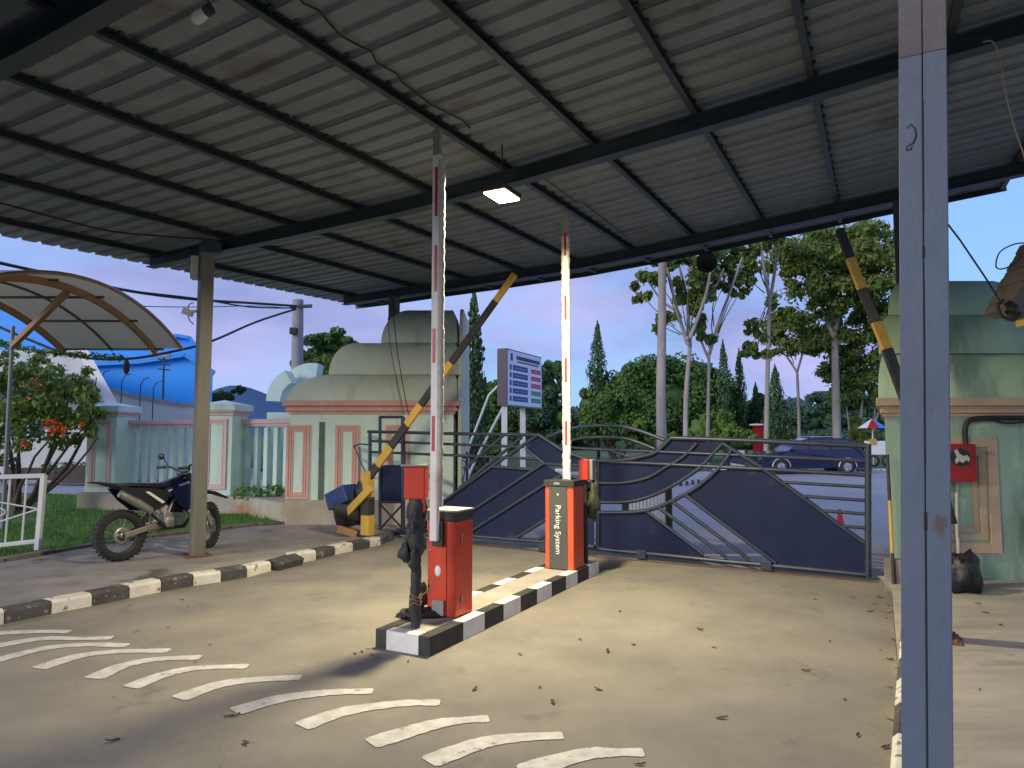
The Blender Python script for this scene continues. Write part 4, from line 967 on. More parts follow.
def bars(u0,u1,v0,v1,mt,nm='text_line'):
    m=MB(); u=u0
    while u<u1-.01:
        w=random.uniform(.012,.026)
        q=[org+sx*(W_*x)+V((0,0,HS*y)) for x,y in((u,v0),(min(u+w,u1),v0),(min(u+w,u1),v1),(u,v1))]; m.prism(q,sn*.019); u+=w+.008
    m.build(nm,mt,face)
for k in range(5):
    v0=.09+.137*k; spanel(.14,.56,v0,v0+.092,'signblue'); bars(.18,.52,v0+.032,v0+.055,'signmid'); spanel(.06,.11,v0,v0+.092,'signblue')
for k in range(5):
    v0=.09+.137*k; spanel(.66,.96,v0+.005,v0+.088,'signgreen' if k<2 else 'signred'); bars(.69,.93,v0+.03,v0+.05,'signmid')
bars(.24,.93,.84,.905,'signtext','heading'); bars(.26,.88,.79,.815,'signtext'); spanel(.08,.14,.80,.93,'signblue','emblem')
m=MB(); m.prism([org+V((0,0,-.0)),org+sx*W_,org+sx*W_+V((0,0,.025)),org+V((0,0,.025))],sn*.014); m.build('green_trim','signgreen',t)
for f in(.06,.56):
    m=MB(); p_=org+sx*W_*f-sn*.14; m.box(V((p_.x,p_.y,zB/2)),(.15,.15,zB)); m.build('post','whitepaint',t)
for q in([(505,379,18.3),(489,395,19),(470,444,19),(464,462,19)],[(505,404,18.3),(478,455,19.5),(472,468,19.5)]):
    m=MB(); P=[D(*z) for z in q]; P.append(V((P[-1].x-.3,P[-1].y,0))); m.tube(P,.036,8); m.build('stay_pole','whitepaint',t)
# ------------------------------------------------------------------ beyond gate: car
cx=D(806,470,30.).x; ct=thing('parked_car','dark blue parked minivan with silver wheel arches across the outer road','car',(cx,30,-.03),rz=PI)
CARZ=0
def cb(name,mb,mt,par=ct,bev=0.): 
    return mb.build(name,mt,par,local=True,bevel=bev)
# local: +x forward (rotated to face left), y side, z up
Lc=4.35; hw=.83
side=[(-2.15,.28),(-2.18,.62),(-2.12,.95),(-1.95,1.0),(-1.7,1.44),(-1.3,1.5),(.1,1.5),(.45,1.42),(1.05,.98),(1.95,.86),(2.15,.72),(2.2,.35),(2.1,.25)]
low=[(1.72,.25),(1.68,.5),(1.35,.62),(1.02,.5),(.98,.25),(-1.02,.25),(-1.06,.5),(-1.38,.62),(-1.72,.5),(-1.76,.25)]
m=MB(); poly=[V((x,-hw,z)) for x,z in side+low]
m.prism([V((x,-hw,z)) for x,z in side+low],(0,2*hw,0)); m.v=[V((p.x,p.y*(1-.16*max(0,(p.z-.9)/.6)),p.z)) for p in m.v]
body=m.build('body','carblue',ct,local=True,bevel=.03)
def glass(pts,y,nm='side_window'):
    m=MB(); m.prism([V((x,y*(1-.16*max(0,(z-.9)/.6)),z)) for x,z in pts],(0,.02 if y>0 else -.02,0)); m.build(nm,'carglass',body,local=True)
for s_ in(-1,1):
    glass([(-1.62,1.02),(-.75,1.02),(-.75,1.42),(-1.45,1.42)],s_*hw); glass([(-.68,1.02),(.12,1.02),(.12,1.42),(-.68,1.42)],s_*hw); glass([(.19,1.02),(.95,1.0),(.45,1.38),(.19,1.42)],s_*hw)
    for wx in(-1.4,1.35):
        m=MB(); R=Matrix.Rotation(PI/2,3,'X'); m.lathe(V((wx,s_*(hw-.09),.31)),[(.19,-.1),(.30,-.1),(.315,-.07),(.315,.07),(.30,.1),(.19,.1)],24,R=R); w=m.build('wheel','rubber',ct,local=True)
        m=MB(); m.lathe(V((wx,s_*(hw-.02),.31)),[(.03,.02),(.06,.0),(.17,.0),(.2,.02)],20,R=R)
        for q in range(5):
            a=2*PI*q/5; m.beam(V((wx,s_*(hw),.31)),V((wx+.18*math.cos(a),s_*hw,.31+.18*math.sin(a))),.04,.03)
        m.build('rim','silver',w,local=True)
        m=MB(); m.tube([V((wx+.37*math.cos(a),s_*(hw+.005),.31+.36*math.sin(a))) for a in [PI*k/10 for k in range(11)]],.03,6); m.build('arch_trim','silver',body,local=True)
m=MB(); m.box((2.18,0,.45),(.1,1.5,.2)); m.build('bumper','carblue',ct,local=True,bevel=.03)
for s_ in(-1,1):
    m=MB(); m.ball((2.1,s_*.62,.7),(.1,.16,.09),10,6); m.build('headlight','silver',ct,local=True)
    m=MB(); m.box((-2.17,s_*.68,.8),(.05,.2,.2)); m.build('tail_light','reflred',ct,local=True)
    m=MB(); m.ball((.85,s_*.95,1.02),(.06,.1,.07),10,6); m.build('wing_mirror','carblue',ct,local=True)
    m=MB(); m.tube([V((-1.3,s_*.6,1.53)),V((-1.2,s_*.6,1.56)),V((-.1,s_*.6,1.56)),V((0,s_*.6,1.52))],.02,6); m.build('roof_rail','silver',ct,local=True)
# street furniture beyond
t=thing('booth','small dark red booth under the far trees','booth',V((D(763,440,44).x,44,0)))
m=MB(); a=D(755,428,44); b=D(770,462,44); m.box(V(((a.x+b.x)/2,44,1.1)),(b.x-a.x,.9,2.2)); m.build('wall','redbox',t); m=MB(); m.box(V(((a.x+b.x)/2,44,2.25)),(b.x-a.x+.3,1.2,.1)); m.build('roof','white',t)
uc=D(872,422,36); t=thing('vendor_umbrella','blue and white vendor umbrella beside the right gatehouse','umbrella',V((uc.x,36,0)))
m=MB()
for k in range(8):
    a0,a1=2*PI*k/8,2*PI*(k+1)/8; r=.75; m.add([V((uc.x,36,2.45)),V((uc.x+r*math.cos(a0),36+r*math.sin(a0),1.95)),V((uc.x+r*math.cos(a1),36+r*math.sin(a1),1.95))],[(0,1,2)],k%3)
m.build('cover',['bluewall','white','reflred'],t,fixn=False); m=MB(); m.tube([V((uc.x,36,0)),V((uc.x,36,2.44))],.025,8); m.build('pole','white',t)
t=thing('vendor_cart','white vendor cart with a yellow panel under the umbrella','cart',V((uc.x+.1,35.6,0)))
m=MB(); m.box(V((uc.x+.1,35.8,.95)),(1.0,.6,.7)); m.build('body','white',t,bevel=.02); m=MB(); m.box(V((uc.x-.25,35.48,1.25)),(.35,.03,.3)); m.build('panel','yellow',t)
for s_ in(-.35,.35):
    m=MB(); m.lathe(V((uc.x+.1+s_,35.5,.3)),[(.2,-.03),(.3,-.03),(.3,.03),(.2,.03)],18,R=Matrix.Rotation(PI/2,3,'X')); m.build('wheel','rubber',t)
def cone(px,py,Y,label):
    b=G(px,py,-.03); t=thing('traffic_cone',label,'cone',b); m=MB(); m.lathe(b,[(.0,.40),(.02,.40),(.09,.03)],14); m.build('body','red',t); m=MB(); m.box(b+V((0,0,.015)),(.22,.22,.03)); m.build('base','rubber',t)
cone(840.5,533,0,'small red traffic cone on the outer road behind the gate rails')
# low white picket fence beyond gate (nearer) and far one
def picket(label,a,b,n,h,z0=-.03,wd=.05,group=None):
    t=thing('picket_fence',label,'fence',(a+b)/2)
    d=(b-a); rz=math.atan2(d.y,d.x)
    for zz in(.25,.85):
        m=MB(); c=(a+b)/2; m.box(V((c.x,c.y+.03,z0+h*zz)),(d.length,.02,.05),rz); m.build('rail','whitepaint',t)
    for i in range(n):
        p_=a.lerp(b,(i+.5)/n); m=MB(); m.box(V((p_.x,p_.y,z0+h*.5)),(wd,.02,h),rz); m.build('picket','whitepaint',t)
    for p_ in(a,b):
        m=MB(); m.box(V((p_.x,p_.y,z0+h*.52)),(.1,.1,h*1.06),rz); m.build('post','black',t)
picket('low white picket fence with black posts seen through the gate opening',V((2.02,12.6,-.03)),V((2.73,12.3,-.03)),12,.72,wd=.032)
picket('far white picket fence seen just under the gate peak',D(728,452,27)*1-V((0,0,D(728,452,27).z)),D(746,452,27)-V((0,0,D(746,452,27).z)),9,1.05,wd=.05)
m=MB(); a=G(676,487,-.03); b=G(703,483,-.03)
for i in range(9): kerbblock(m,a.lerp(b,i/9.),a.lerp(b,(i+1)/9.),.25,.14,i%2,1)
struct(m.build('far_kerb',['kw','kb']))
m=MB(); a=V((-25,31.5,-.03)); b=V((60,31.5,-.03)); 
for i in range(120): kerbblock(m,a.lerp(b,i/120.),a.lerp(b,(i+1)/120.),.2,.12,i%2,1)
struct(m.build('far_kerb',['kw','kb']))
# ------------------------------------------------------------------ LEFT BACKGROUND
# blue warehouses: gable walls facing the gate, long bodies running away behind them
def blueb(label,Y,outline,roofline):
    c=D(outline[0][0],430,Y); t=thing('blue_building',label,'building',V((c.x,Y,0)))
    P=[D(x,y,Y) for x,y in outline]; P[0].z=0; P[-1].z=0; P[0].x=P[1].x; P[-1].x=P[-2].x
    back=V((-.52,1,0))*9
    m=MB(); m.prism(P,back); w=m.build('wall','bluewall',t)
    for (a,b) in zip(roofline,roofline[1:]):
        A_,B_=D(*a,Y-.25),D(*b,Y-.25); m=MB(); m.prism([A_+V((0,0,.05)),B_+V((0,0,.05)),B_+V((0,0,-.06)),A_+V((0,0,-.06))],back+V((0,.3,0))); rf=m.build('roof','blueroof',t)
        m=MB(); m.beam(A_+V((0,-.03,-.03)),B_+V((0,-.03,-.03)),.05,.16); m.build('verge_trim','blueroof',rf)
    m=MB(); x=min(p.x for p in P)+.4; zt_=max(p.z for p in P)
    return t
blueb('bright blue building with a low gable nearest behind the mint pillars',29.,[(-80,412),(-80,372),(140,361),(185,354),(213,371),(213,412)],[(-80,372),(140,361),(185,354),(215,372)])
blueb('taller bright blue building rising behind the low blue gable',35.,[(-120,400),(-120,284),(25,288),(125,337),(150,337),(178,335),(190,337),(198,350),(198,400)],[(-120,284),(25,288),(125,337),(178,335),(190,337),(200,351)])
t=thing('white_shed','long low white shed with a sloping top before the blue building','shed',V((D(150,420,25).x,25,0)))
P=[D(96,386,25),D(132,396,25),D(175,404,25),D(196,406,25),D(196,430,25),D(96,430,25)]; P[-1].z=0; P[-2].z=0
m=MB(); m.prism(P,V((-2.2,3,0))); m.build('wall','houseW',t)
m=MB()
for a,b in zip(P[:3],P[1:4]): m.beam(a+V((0,-.04,.02)),b+V((0,-.04,.02)),.08,.12)
m.build('roof_edge','concpole',t)
# antenna mast on blue building
t=thing('antenna_mast','thin antenna mast in front of the blue building','antenna',V((D(164,405,26).x,26,0)))
m=MB(); m.tube([V((D(164,400,26).x,26,0)),D(164,357,26)],.035,6); m.build('mast','steel',t)
for y in(359,364,369): 
    m=MB(); m.tube([D(158,y,26),D(170,y+1,26)],.025,6); m.build('cross_bar','steel',t)
m=MB(); m.box(D(160,355,25.9),(.75,.1,.16)); m.build('panel','concpole',t)
t0=None
for i,x in enumerate((100,121,140,153)):
    b_=V((D(x,400,24).x,24,0)); y=372+[0,6,8,12][i]
    if t0 is None:
        t0=thing('barbed_bracket','thin bent dark post standing before the blue building','post',b_,'bent posts before the blue building'); zt=D(x,y,24).z
        m=MB(); m.tube([b_,b_+V((0,0,zt-.2)),b_+V((.12,0,zt)),b_+V((.3,0,zt+.05))],.017,6); m.build('post','steel',t0)
    else: dup(t0,b_+V((0,0,-.12*i)))
# white house
HY=23.; t=thing('house','white rendered house with a slanted parapet behind the flowering shrub','house',V((D(30,480,HY).x,HY,0)))
def HP(x,y,o_=0): return D(x,y,HY+o_)
zf=V((0,0,0))
pts=[HP(-160,352),HP(40,350),HP(83,350),HP(112,404),HP(112,478),HP(-160,478)]; pts[-1].z=0; pts[-2].z=0
pts[-1].x=pts[0].x; m=MB(); m.prism(pts,(-4.2,5,0)); hw_=m.build('wall','houseW',t)
m=MB(); m.prism([HP(76,347,-.15),HP(85,345,-.15),HP(118,404,-.15),HP(106,404,-.15)],(-4.4,5.3,0)); m.build('parapet','white',t)
for (x0,y0,x1,y1) in((14,385,48,438),(-60,385,-10,438)):
    f=MB(); a=HP(x0,y0); b=HP(x1,y1); cx_,cz_=(a.x+b.x)/2,(a.z+b.z)/2; w_,h_=b.x-a.x,a.z-b.z
    for q in((0,h_/2,w_,.08),(0,-h_/2,w_,.08),(-w_/2,0,.08,h_),(w_/2,0,.08,h_),(0,0,.06,h_)): f.box(V((cx_+q[0],HY-.05,cz_+q[1])),(q[2],.1,q[3]))
    fr=f.build('window','white',hw_); m=MB(); m.box(V((cx_,HY-.02,cz_)),(w_,.05,h_)); m.build('pane','houseGlass',fr) if False else None
    o_=m.build('window_pane','houseGlass',hw_)
m=MB(); m.prism([HP(-160,372,-1.6),HP(55,372,-1.6),HP(70,388,-1.6),HP(-160,388,-1.6)],(0,1.6,0)); m.build('awning','concpole',t)
m=MB()
for q in range(5): leafblob(m,HP(50+q*11,470,-2.2),(.25,.3,.25),120,.12,[0,1]); 
m.box(HP(55,474,-2.2)*1,(2.6,.5,.35),mi=2); m.box(HP(84,474,-2.4)*1,(1.0,.5,.5),mi=2)
stuff(m.build('hedge',['lfD','lfC','barkD'],fixn=False),'low dark hedge against the white house wall','hedge')
# arched polycarbonate canopy
t=thing('arched_canopy','arched translucent canopy on orange brown trusses over the side yard','canopy',V((-9,9.6,0)))
def arc(x,r_,n=18,a0=-1.,a1=1.):
    yc,zc,R_=9.6,-.0,0; half=2.62; rise=.64; R_=(half*half+rise*rise)/(2*rise); th=math.asin(half/R_); base_z=3.14
    out=[]
    for i in range(n+1):
        a=th*(a0+(a1-a0)*i/n); out.append(V((x,10.0+(R_+r_)*math.sin(a),base_z+rise-R_+(R_+r_)*math.cos(a))))
    return out
m=MB(); xs=[-6.0,-6.7,-7.4,-8.15]; rows=[arc(x,.03) for x in xs]; k=len(rows[0]); rows2=[arc(x,.045) for x in xs]
for RR in(rows,rows2): m.add([p for r in RR for p in r],[(i*k+j,i*k+j+1,(i+1)*k+j+1,(i+1)*k+j) for i in range(len(xs)-1) for j in range(k-1)],0,True)
m.build('roof_sheet','poly',t,fixn=False)
m=MB(); m.tube(arc(-5.99,.02),.03,6); m.build('rim','armtip' if False else 'arch',t)
for x,r_ in((-6.45,.055),(-8.1,.055)):
    m=MB(); P=arc(x,-.05); 
    for i in range(len(P)-1): m.beam(P[i],P[i+1],.06,.10)
    m.build('arch_truss','arch',t)
for x in(-7.25,): m=MB(); m.tube(arc(x,-.01),.022,6); m.build('arch_rib','archdark',t)
for f in(-.98,-.55,-.15,.25,.62,.98):
    P=arc(-6,.0,2,f,f+.001); p0=P[0]; m=MB(); m.beam(V((-6.3,p0.y,p0.z-.02)),V((-8.2,p0.y,p0.z-.02)),.035,.035); m.build('purlin','archdark',t)
for x in(-8.1,):
    for yy_ in(7.5,):
        m=MB(); m.tube([V((x,yy_,0)),V((x,yy_,3.14))],.05,8); m.build('post','concpole',t)
m=MB(); a=D(60,295,9.9); b=D(6,352,11.2); m.beam(V((-6.5,10.1,3.68)),V((-8.12,11.3,3.04)),.07,.09); m.build('brace','arch',t)
m=MB(); m.tube([D(13,326,11.3),V((D(13,326,11.3).x,11.3,.1))],.03,8); m.build('post','concpole',t)
# flowering shrub
SYb=13.6; sb=V((D(19,500,SYb).x,SYb,.08)); t=thing('flowering_shrub','green bougainvillea shrub with coral and orange flowers behind the white railing','shrub',sb)
m=MB()
for k in range(11):
    x=random.uniform(-30,100); y=random.uniform(370,440); limb(m,sb+V((random.uniform(-.1,.1),0,0)),D(x,y,SYb+random.uniform(-.6,.6)),.045,.01,.12)
m.build('stem','barkD',t)
c=MB()
for x,y,rx,ry,n_ in((10,390,40,35,600),(40,400,40,35,600),(70,400,28,26,420),(85,385,18,16,240),(20,430,45,30,560),(60,430,30,18,260),(90,415,14,14,160),(-20,400,40,50,300),(0,455,35,18,260),(50,375,36,14,260),(15,362,30,14,220),(88,430,9,8,60)):
    s=SYb/FPX
    for q in range(9):
        a=random.uniform(0,2*PI); rr=random.random()**.5*.9; cc=D(x+math.cos(a)*rx*rr,y+math.sin(a)*ry*rr,SYb+random.uniform(-.7,.7)); leafblob(c,cc,(rx*s*.36,rx*s*.36,ry*s*.36),n_//5,.125,[0,0,0,1,2],shell=.2)
c.build('foliage',['lfS','lfC','lfS2'],t,fixn=False)
for x,y,n_,sp_ in((50,427,60,10),(26,445,34,6),(82,425,10,4),(60,430,30,8),(30,388,12,12)):
    c=MB()
    for q in range(n_//3):
        leafblob(c,D(x+random.gauss(0,sp_*.5),y+random.gauss(0,sp_*.4),SYb-.75),(.05,.05,.04),7,.06,0)
    c.build('flower_cluster','flower',t,fixn=False)
# vine over wire
m=MB(); vp=spline([D(*q) for q in((0,343,12.2),(30,350,12.2),(62,354,12.2),(90,356,12.2),(122,358,12.2))],6)
m.tube(vp,.01,6); 
for p_ in vp: leafblob(m,p_,(.12,.1,.07),16,.08,1,shell=.1)
tag(m.build('climbing_vine',['barkD','lfS'],fixn=False),'leafy vine trailing along the wire above the flowering shrub','vine')
# white railing
t=thing('white_railing','leaning white steel railing panel on the lawn edge at the far left','railing',V((-6.3,9.1,.1)))
def RP_(x,y): return onplane(x,y,V((-6.0,9.1,0)),V((.12,-1,0)).normalized())
for nm,a,b,r in(('top_rail',(-120,481),(45,475.5),.028),('bottom_rail',(-120,558),(38,541),.026),('end_post',(44,475),(37.5,550),.03)):
    m=MB(); m.beam(RP_(*a),RP_(*b),r*2,r*2); m.build(nm,'whitepaint',t,bevel=.005)
for x in(27,10.5,-8,-26,-45,-65): m=MB(); m.tube([RP_(x,477),RP_(x-5.3,545)],.012,6); m.build('bar','whitepaint',t)
for a,b in(((-60,492),(39,509)),((-60,541),(39,509))): m=MB(); m.tube([RP_(*a),RP_(*b)],.011,6); m.build('cross_bar','whitepaint',t)
m=MB(); cc=RP_(-8,512); m.tube([cc+V((.17*math.cos(a),0,.06*math.sin(a))) for a in [2*PI*k/16 for k in range(16)]],.01,6,closed=True); m.build('ring','whitepaint',t)
# concrete utility pole + wires
UY=17.; t=thing('utility_pole','grey concrete utility pole standing behind the left gatehouse','utility pole',V((D(298,400,UY).x,UY,0)))
ub=V((D(298,400,UY).x,UY,0)); ut=D(298,300,UY)
m=MB(); m.tube([ub,ut],[.17,.13],12); m.build('shaft','concpole',t)
m=MB(); m.box(D(293.5,331,UY-.2),(.16,.14,.16)); m.build('junction_box','black',t,bevel=.01)
m=MB(); m.beam(D(290,307,UY-.1),D(312,306,UY-.1),.06,.08); m.build('cross_arm','steel',t)
def wr(label,pts,r,n=5): return cable('overhead_wire',label,spline([D(*q) for q in pts],n),r)
wr('thick black overhead cable passing above the arched canopy to the utility pole',[(-40,253,11),(0,263,11.3),(60,276,12),(130,291,13),(196,299.5,14),(250,303,15.5),(296,306,16.8)],.028)
wr('thin black overhead cable just under the thick one',[(-40,270,11),(0,276,11.3),(70,283,12),(140,292,13),(200,299,14),(250,307,15.5),(296,308,16.8)],.016)
wr('thin overhead wire crossing level in front of the sky',[(100,300,12),(140,306,13),(200,307,14),(260,306,15.5),(296,309,16.8)],.009)
wr('black bundled cable drooping down left from the utility pole',[(296,309,16.8),(256,322,15.5),(212,341,14),(175,351,13.2),(125,359,12.9),(75,356,12.9),(25,338,12.9),(-20,318,12.9)],.024)
wr('slack wire hanging over the front of the left gatehouse',[(392,297,11.6),(396,340,11.5),(402,380,11.5),(410,422,11.4)],.008)
wr('second slack wire hanging over the left gatehouse',[(388,318,11.6),(391,350,11.5),(399,390,11.5),(404,415,11.4)],.006)
m=MB(); m.ball(D(126.5,367,12.9),(.06,.05,.14),10,8); tag(m.build('splice_box','black'),'black oval splice box hanging on the drooping cable','splice box')
m=MB(); m.tube([D(92,284,11.8),D(93,300,11.8),D(96,314,11.8),D(100,308,11.8),D(97,288,11.8)],.012,6); tag(m.build('wire_loop','steel'),'small wire loop hanging from the cable over the arched canopy','wire')
# fittings on the left pole
m=MB(); c=pl+V((-.15,-.03,0)); bx=V((D(195.5,267,pl.y).x,pl.y,D(195,268,pl.y).z)); m.box(bx,(.10,.12,.30),rad(10)); tag(m.build('junction_box','whitebox',bevel=.01),'cream junction box high on the left post under the beam','junction box')
lp_=V((D(192,313,pl.y).x,pl.y-.05,D(192,313,pl.y).z)); t=thing('spotlight','small cream spotlight clamped to the left post','lamp',lp_)
m=MB(); R=Matrix.Rotation(rad(-55),3,'Y'); m.box(lp_+V((-.03,0,0)),(.12,.09,.08),R=Matrix.Rotation(rad(20),3,'Y')); m.build('lamp_head','whitebox',t,bevel=.01)
m=MB(); m.beam(lp_+V((.03,0,.01)),V((pl.x-.03,pl.y,lp_.z+.03)),.03,.03); m.build('bracket','whitebox',t)
m=MB(); m.tube(spline([lp_+V((.05,-.02,.12)),lp_+V((-.01,-.03,.08)),lp_+V((.0,-.04,-.08)),lp_+V((.06,-.02,-.16))],5),.006,6); m.build('wire','black',t)
# ------------------------------------------------------------------ right side: red box etc.
rb=D(963,463,PY2-.12); t=thing('electrical_box','red electrical box with a pale animal sticker on the right gatehouse wall','electrical box',V((rb.x,PY2,rb.z)))
a=D(943,444,PY2-.2); b=D(978,482,PY2-.2); m=MB(); m.box(V(((a.x+b.x)/2,PY2-.11,(a.z+b.z)/2)),(b.x-a.x,.18,a.z-b.z)); m.build('box','redbox',t,bevel=.01)
fy=PY2-.203
m=MB()
def dp(x,y): return onplane(x,y,V((0,fy,0)),V((0,1,0)))
m.prism([dp(x,y) for x,y in((949,456),(953,450),(961,448),(968,451),(972,458),(969,465),(960,467),(952,463))],(0,.003,0)); st=m.build('sticker','black',t)
m=MB(); m.prism([dp(x,y) for x,y in((954,451),(957,449),(959,453),(963,456),(967,455),(970,458),(969,462),(966,460),(963,463),(959,461),(956,464),(955,460),(957,457))],(0,-.003,0)); m.build('pale_figure','creamtop',st)
cable('conduit','thick black conduit bending along the wall above the red box',spline([D(*q) for q in((966,447,PY2-.06),(965,432,PY2-.06),(967,423,PY2-.06),(975,419,PY2-.06),(1000,418,PY2-.06),(1040,418,PY2-.06))],5),.028,cat='conduit')
cable('cable','thin black cable sagging below the conduit at the right edge',spline([D(*q) for q in((990,419,PY2-.1),(1005,423,PY2-.1),(1024,422,PY2-.1),(1040,420,PY2-.1))],4),.012)
cable('white_pipe','thin white pipe running down the wall from the red box',[D(957,482,PY2-.04),D(957,535,PY2-.04),D(958,540,PY2-.06),D(959,565,PY2-.06),D(959,582,PY2-.06)],.018,'whitebox','pipe')
m=MB(); m.prism([D(944,488,6.6),D(949,492,6.6),D(958.5,524,6.6),D(944,525,6.6)],(0,.07,0)); tag(m.build('hanging_bag','blackbag',bevel=.01),'black triangular bag hanging beside the front column','bag')
m=MB(); bc=G(960,592,.1); m.ball(bc+V((0,0,.15)),(.17,.12,.2),16,10,jit=.9); m.v=[V((p.x,p.y,max(p.z,.101))) for p in m.v]; tag(m.build('rubbish_bag','blackbag'),'black plastic bag on the pavement under the red box','bag')
# tiled eave at right edge with wires
t=thing('guard_hut','weathered guard hut roof corner with old tiles at the right edge','hut',V((5.3,6.0,0)))
m=MB(); e0=D(1008,308,6.0); e1=D(1046,238,6.0)
for k in range(8):
    a=e0.lerp(e1,k/8.); b=e0.lerp(e1,(k+1)/8.+.015)
    m.prism([a+V((0,-.02,.015*(k%2))),b+V((0,-.02,.015*(k%2))),b+V((.12,-.02,-.05)),a+V((.12,-.02,-.05))],(0,.35,0))
    m.prism([a+V((.1,.02,-.03)),b+V((.1,.02,-.03)),b+V((.5,.02,-.03)),a+V((.5,.02,-.03))],(0,.3,0))
m.build('roof','brick',t,bevel=.012)
m=MB(); m.beam(D(1006,312,6.0),D(1040,318,6.0),.1,.08); m.build('fascia','brick',t)
m=MB(); m.box(V((5.45,6.3,1.4)),(.5,.5,2.7)); m.build('wall','mintR',t)
m=MB(); m.box(D(1024,322,6.0),(.08,.1,.08)); m.build('bracket','yellow',t,bevel=.01)
m=MB(); 
m.tube(spline([D(*q) for q in((1004,300,5.95),(998,305,5.95),(1002,316,5.95),(1014,320,5.95),(1020,312,5.95))],4),.014,6)
m.ball(D(1012,308,5.95),(.06,.04,.05),8,6,jit=1.)
tag(m.build('wire_tangle','black'),'black tangle of wires under the tiled hut eave','wire')
cable('wire','thin black wire dropping from the column to the hut eave',[D(940,214,5.6),D(960,240,5.7),D(985,277,5.9),D(1002,304,5.95)],.008,cat='wire')
cable('wire','thin black wire loop curling above the hut eave',spline([D(*q) for q in((1030,243,5.9),(1015,244,5.9),(1000,252,5.9),(996,266,5.9),(1002,269,5.9),(1014,264,5.9),(1022,256,5.9))],5),.006,cat='wire')
# ------------------------------------------------------------------ MOTORCYCLE
ra=G(120,561,.1); fa_=G(206,548,.1)
hd=(fa_-ra); yaw=math.atan2(hd.y,hd.x)
mt_=thing('motorcycle','black and blue trail motorcycle parked on the pavement beside the left steel post','motorcycle',ra,rz=yaw)
mt_.rotation_euler=(rad(-5)*-1*0+rad(-4),0,yaw)
WB=hd.length*1.0
WB=max(WB,1.16)
def kb_(name,mb,mt,par=mt_,bev=0.): return mb.build(name,mt,par,local=True,bevel=bev)
def wheel(cx,r,steer,nm='wheel'):
    T=Matrix.Translation((cx,0,r))@Matrix.Rotation(steer,4,'Z'); R=Matrix.Rotation(PI/2,3,'X')
    m=MB(); w=.055; m.lathe((0,0,0),[(r-.085,-w*.6),(r-.05,-w),(r-.02,-w*.9),(r,-w*.35),(r,w*.35),(r-.02,w*.9),(r-.05,w),(r-.085,w*.6)],36,R=R)
    for k in range(34):
        a=2*PI*k/34
        for s_ in(-.55,.55): m.box(V((math.cos(a)*(r-.004),s_*w,math.sin(a)*(r-.004))),(.022,.035,.022),R=Matrix.Rotation(-a,3,'Y'))
    m.xform(T); wh=kb_(nm,m,'rubber')
    m=MB(); m.lathe((0,0,0),[(r-.075,-.025),(r-.088,-.03),(r-.1,-.012),(r-.1,.012),(r-.088,.03),(r-.075,.025)],30,R=R); m.xform(T); kb_('rim',m,'rim',wh)
    m=MB()
    for k in range(16):
        a=2*PI*k/16; b=a+(.35 if k%2 else -.35); s_=.03 if k%2 else -.03
        m.tube([V((math.cos(a)*.03,s_,math.sin(a)*.03)),V((math.cos(b)*(r-.095),0,math.sin(b)*(r-.095)))],.0025,5)
    m.xform(T); kb_('spokes',m,'alloy',wh)
    m=MB(); m.lathe((0,0,0),[(0,-.06),(.02,-.06),(.05,-.035),(.028,-.02),(.028,.02),(.05,.035),(.02,.06),(0,.06)],16,R=R)
    m.lathe((0,-.05,0),[(.07,-.002),(.11,-.002),(.11,.002),(.07,.002)],24,R=R); m.xform(T); kb_('hub',m,'alloy',wh)
r_=.30; wheel(0,r_,0); wheel(WB,r_,rad(30))
m=MB()
for s_ in(-.1,.1): m.beam((0,s_,r_),(.47,s_*.8,r_+.09),.035,.065)
kb_('swingarm',m,'alloy',bev=.008)
m=MB()
m.tube([(.47,0,.36),(.50,0,.62),(.55,0,.80),(.92,0,.88)],.022,8); m.tube([(.92,0,.86),(.80,0,.55),(.74,0,.34),(.47,0,.30)],.022,8)
for s_ in(-.09,.09):
    m.tube([(.50,s_,.66),(.25,s_,.80),(.02,s_*.8,.86)],.014,6); m.tube([(.48,s_,.45),(.15,s_,.76)],.012,6); m.tube([(.90,s_*.6,.86),(.62,s_,.66),(.50,s_,.40)],.016,6)
kb_('frame',m,'alloy')
m=MB(); m.box((.62,0,.42),(.28,.24,.2),R=Matrix.Rotation(.1,3,'Y')); m.lathe((.55,-.13,.40),[(0,-.03),(.06,-.03),(.075,-.02),(.075,.02),(.0,.02)],18,R=Matrix.Rotation(PI/2,3,'X')); e_=kb_('engine',m,'alloy',bev=.02)
m=MB()
for k in range(7): m.box((.70+.012*k,0,.52+.022*k),(.15,.15,.012),R=Matrix.Rotation(.45,3,'Y'))
kb_('cylinder_fins',m,'rim',e_)
m=MB(); m.tube([(.78,-.05,.56),(.86,-.1,.46),(.74,-.13,.33),(.5,-.14,.33),(.32,-.13,.52)],.02,8); kb_('exhaust_pipe',m,'rim')
m=MB(); m.tube([(.30,-.14,.56),(.12,-.15,.68),(-.08,-.14,.80)],[.045,.055,.045],12); kb_('silencer',m,'alloy')
def hull(mb,secs,n=10,power=.8):
    rings=[]
    for x,z,w,h in secs:
        ring=[]
        for k in range(n):
            a=2*PI*k/n; cx,cz=math.cos(a),math.sin(a); ring.append(V((x,math.copysign(abs(cx)**power,cx)*w,z+math.copysign(abs(cz)**power,cz)*h)))
        rings.append(ring)
    k=len(rings); mb.add([p for r in rings for p in r],[(i*n+j,i*n+(j+1)%n,(i+1)*n+(j+1)%n,(i+1)*n+j) for i in range(k-1) for j in range(n)],0,True)
    mb.add(rings[0],[tuple(range(n-1,-1,-1))]); mb.add(rings[-1],[tuple(range(n))])
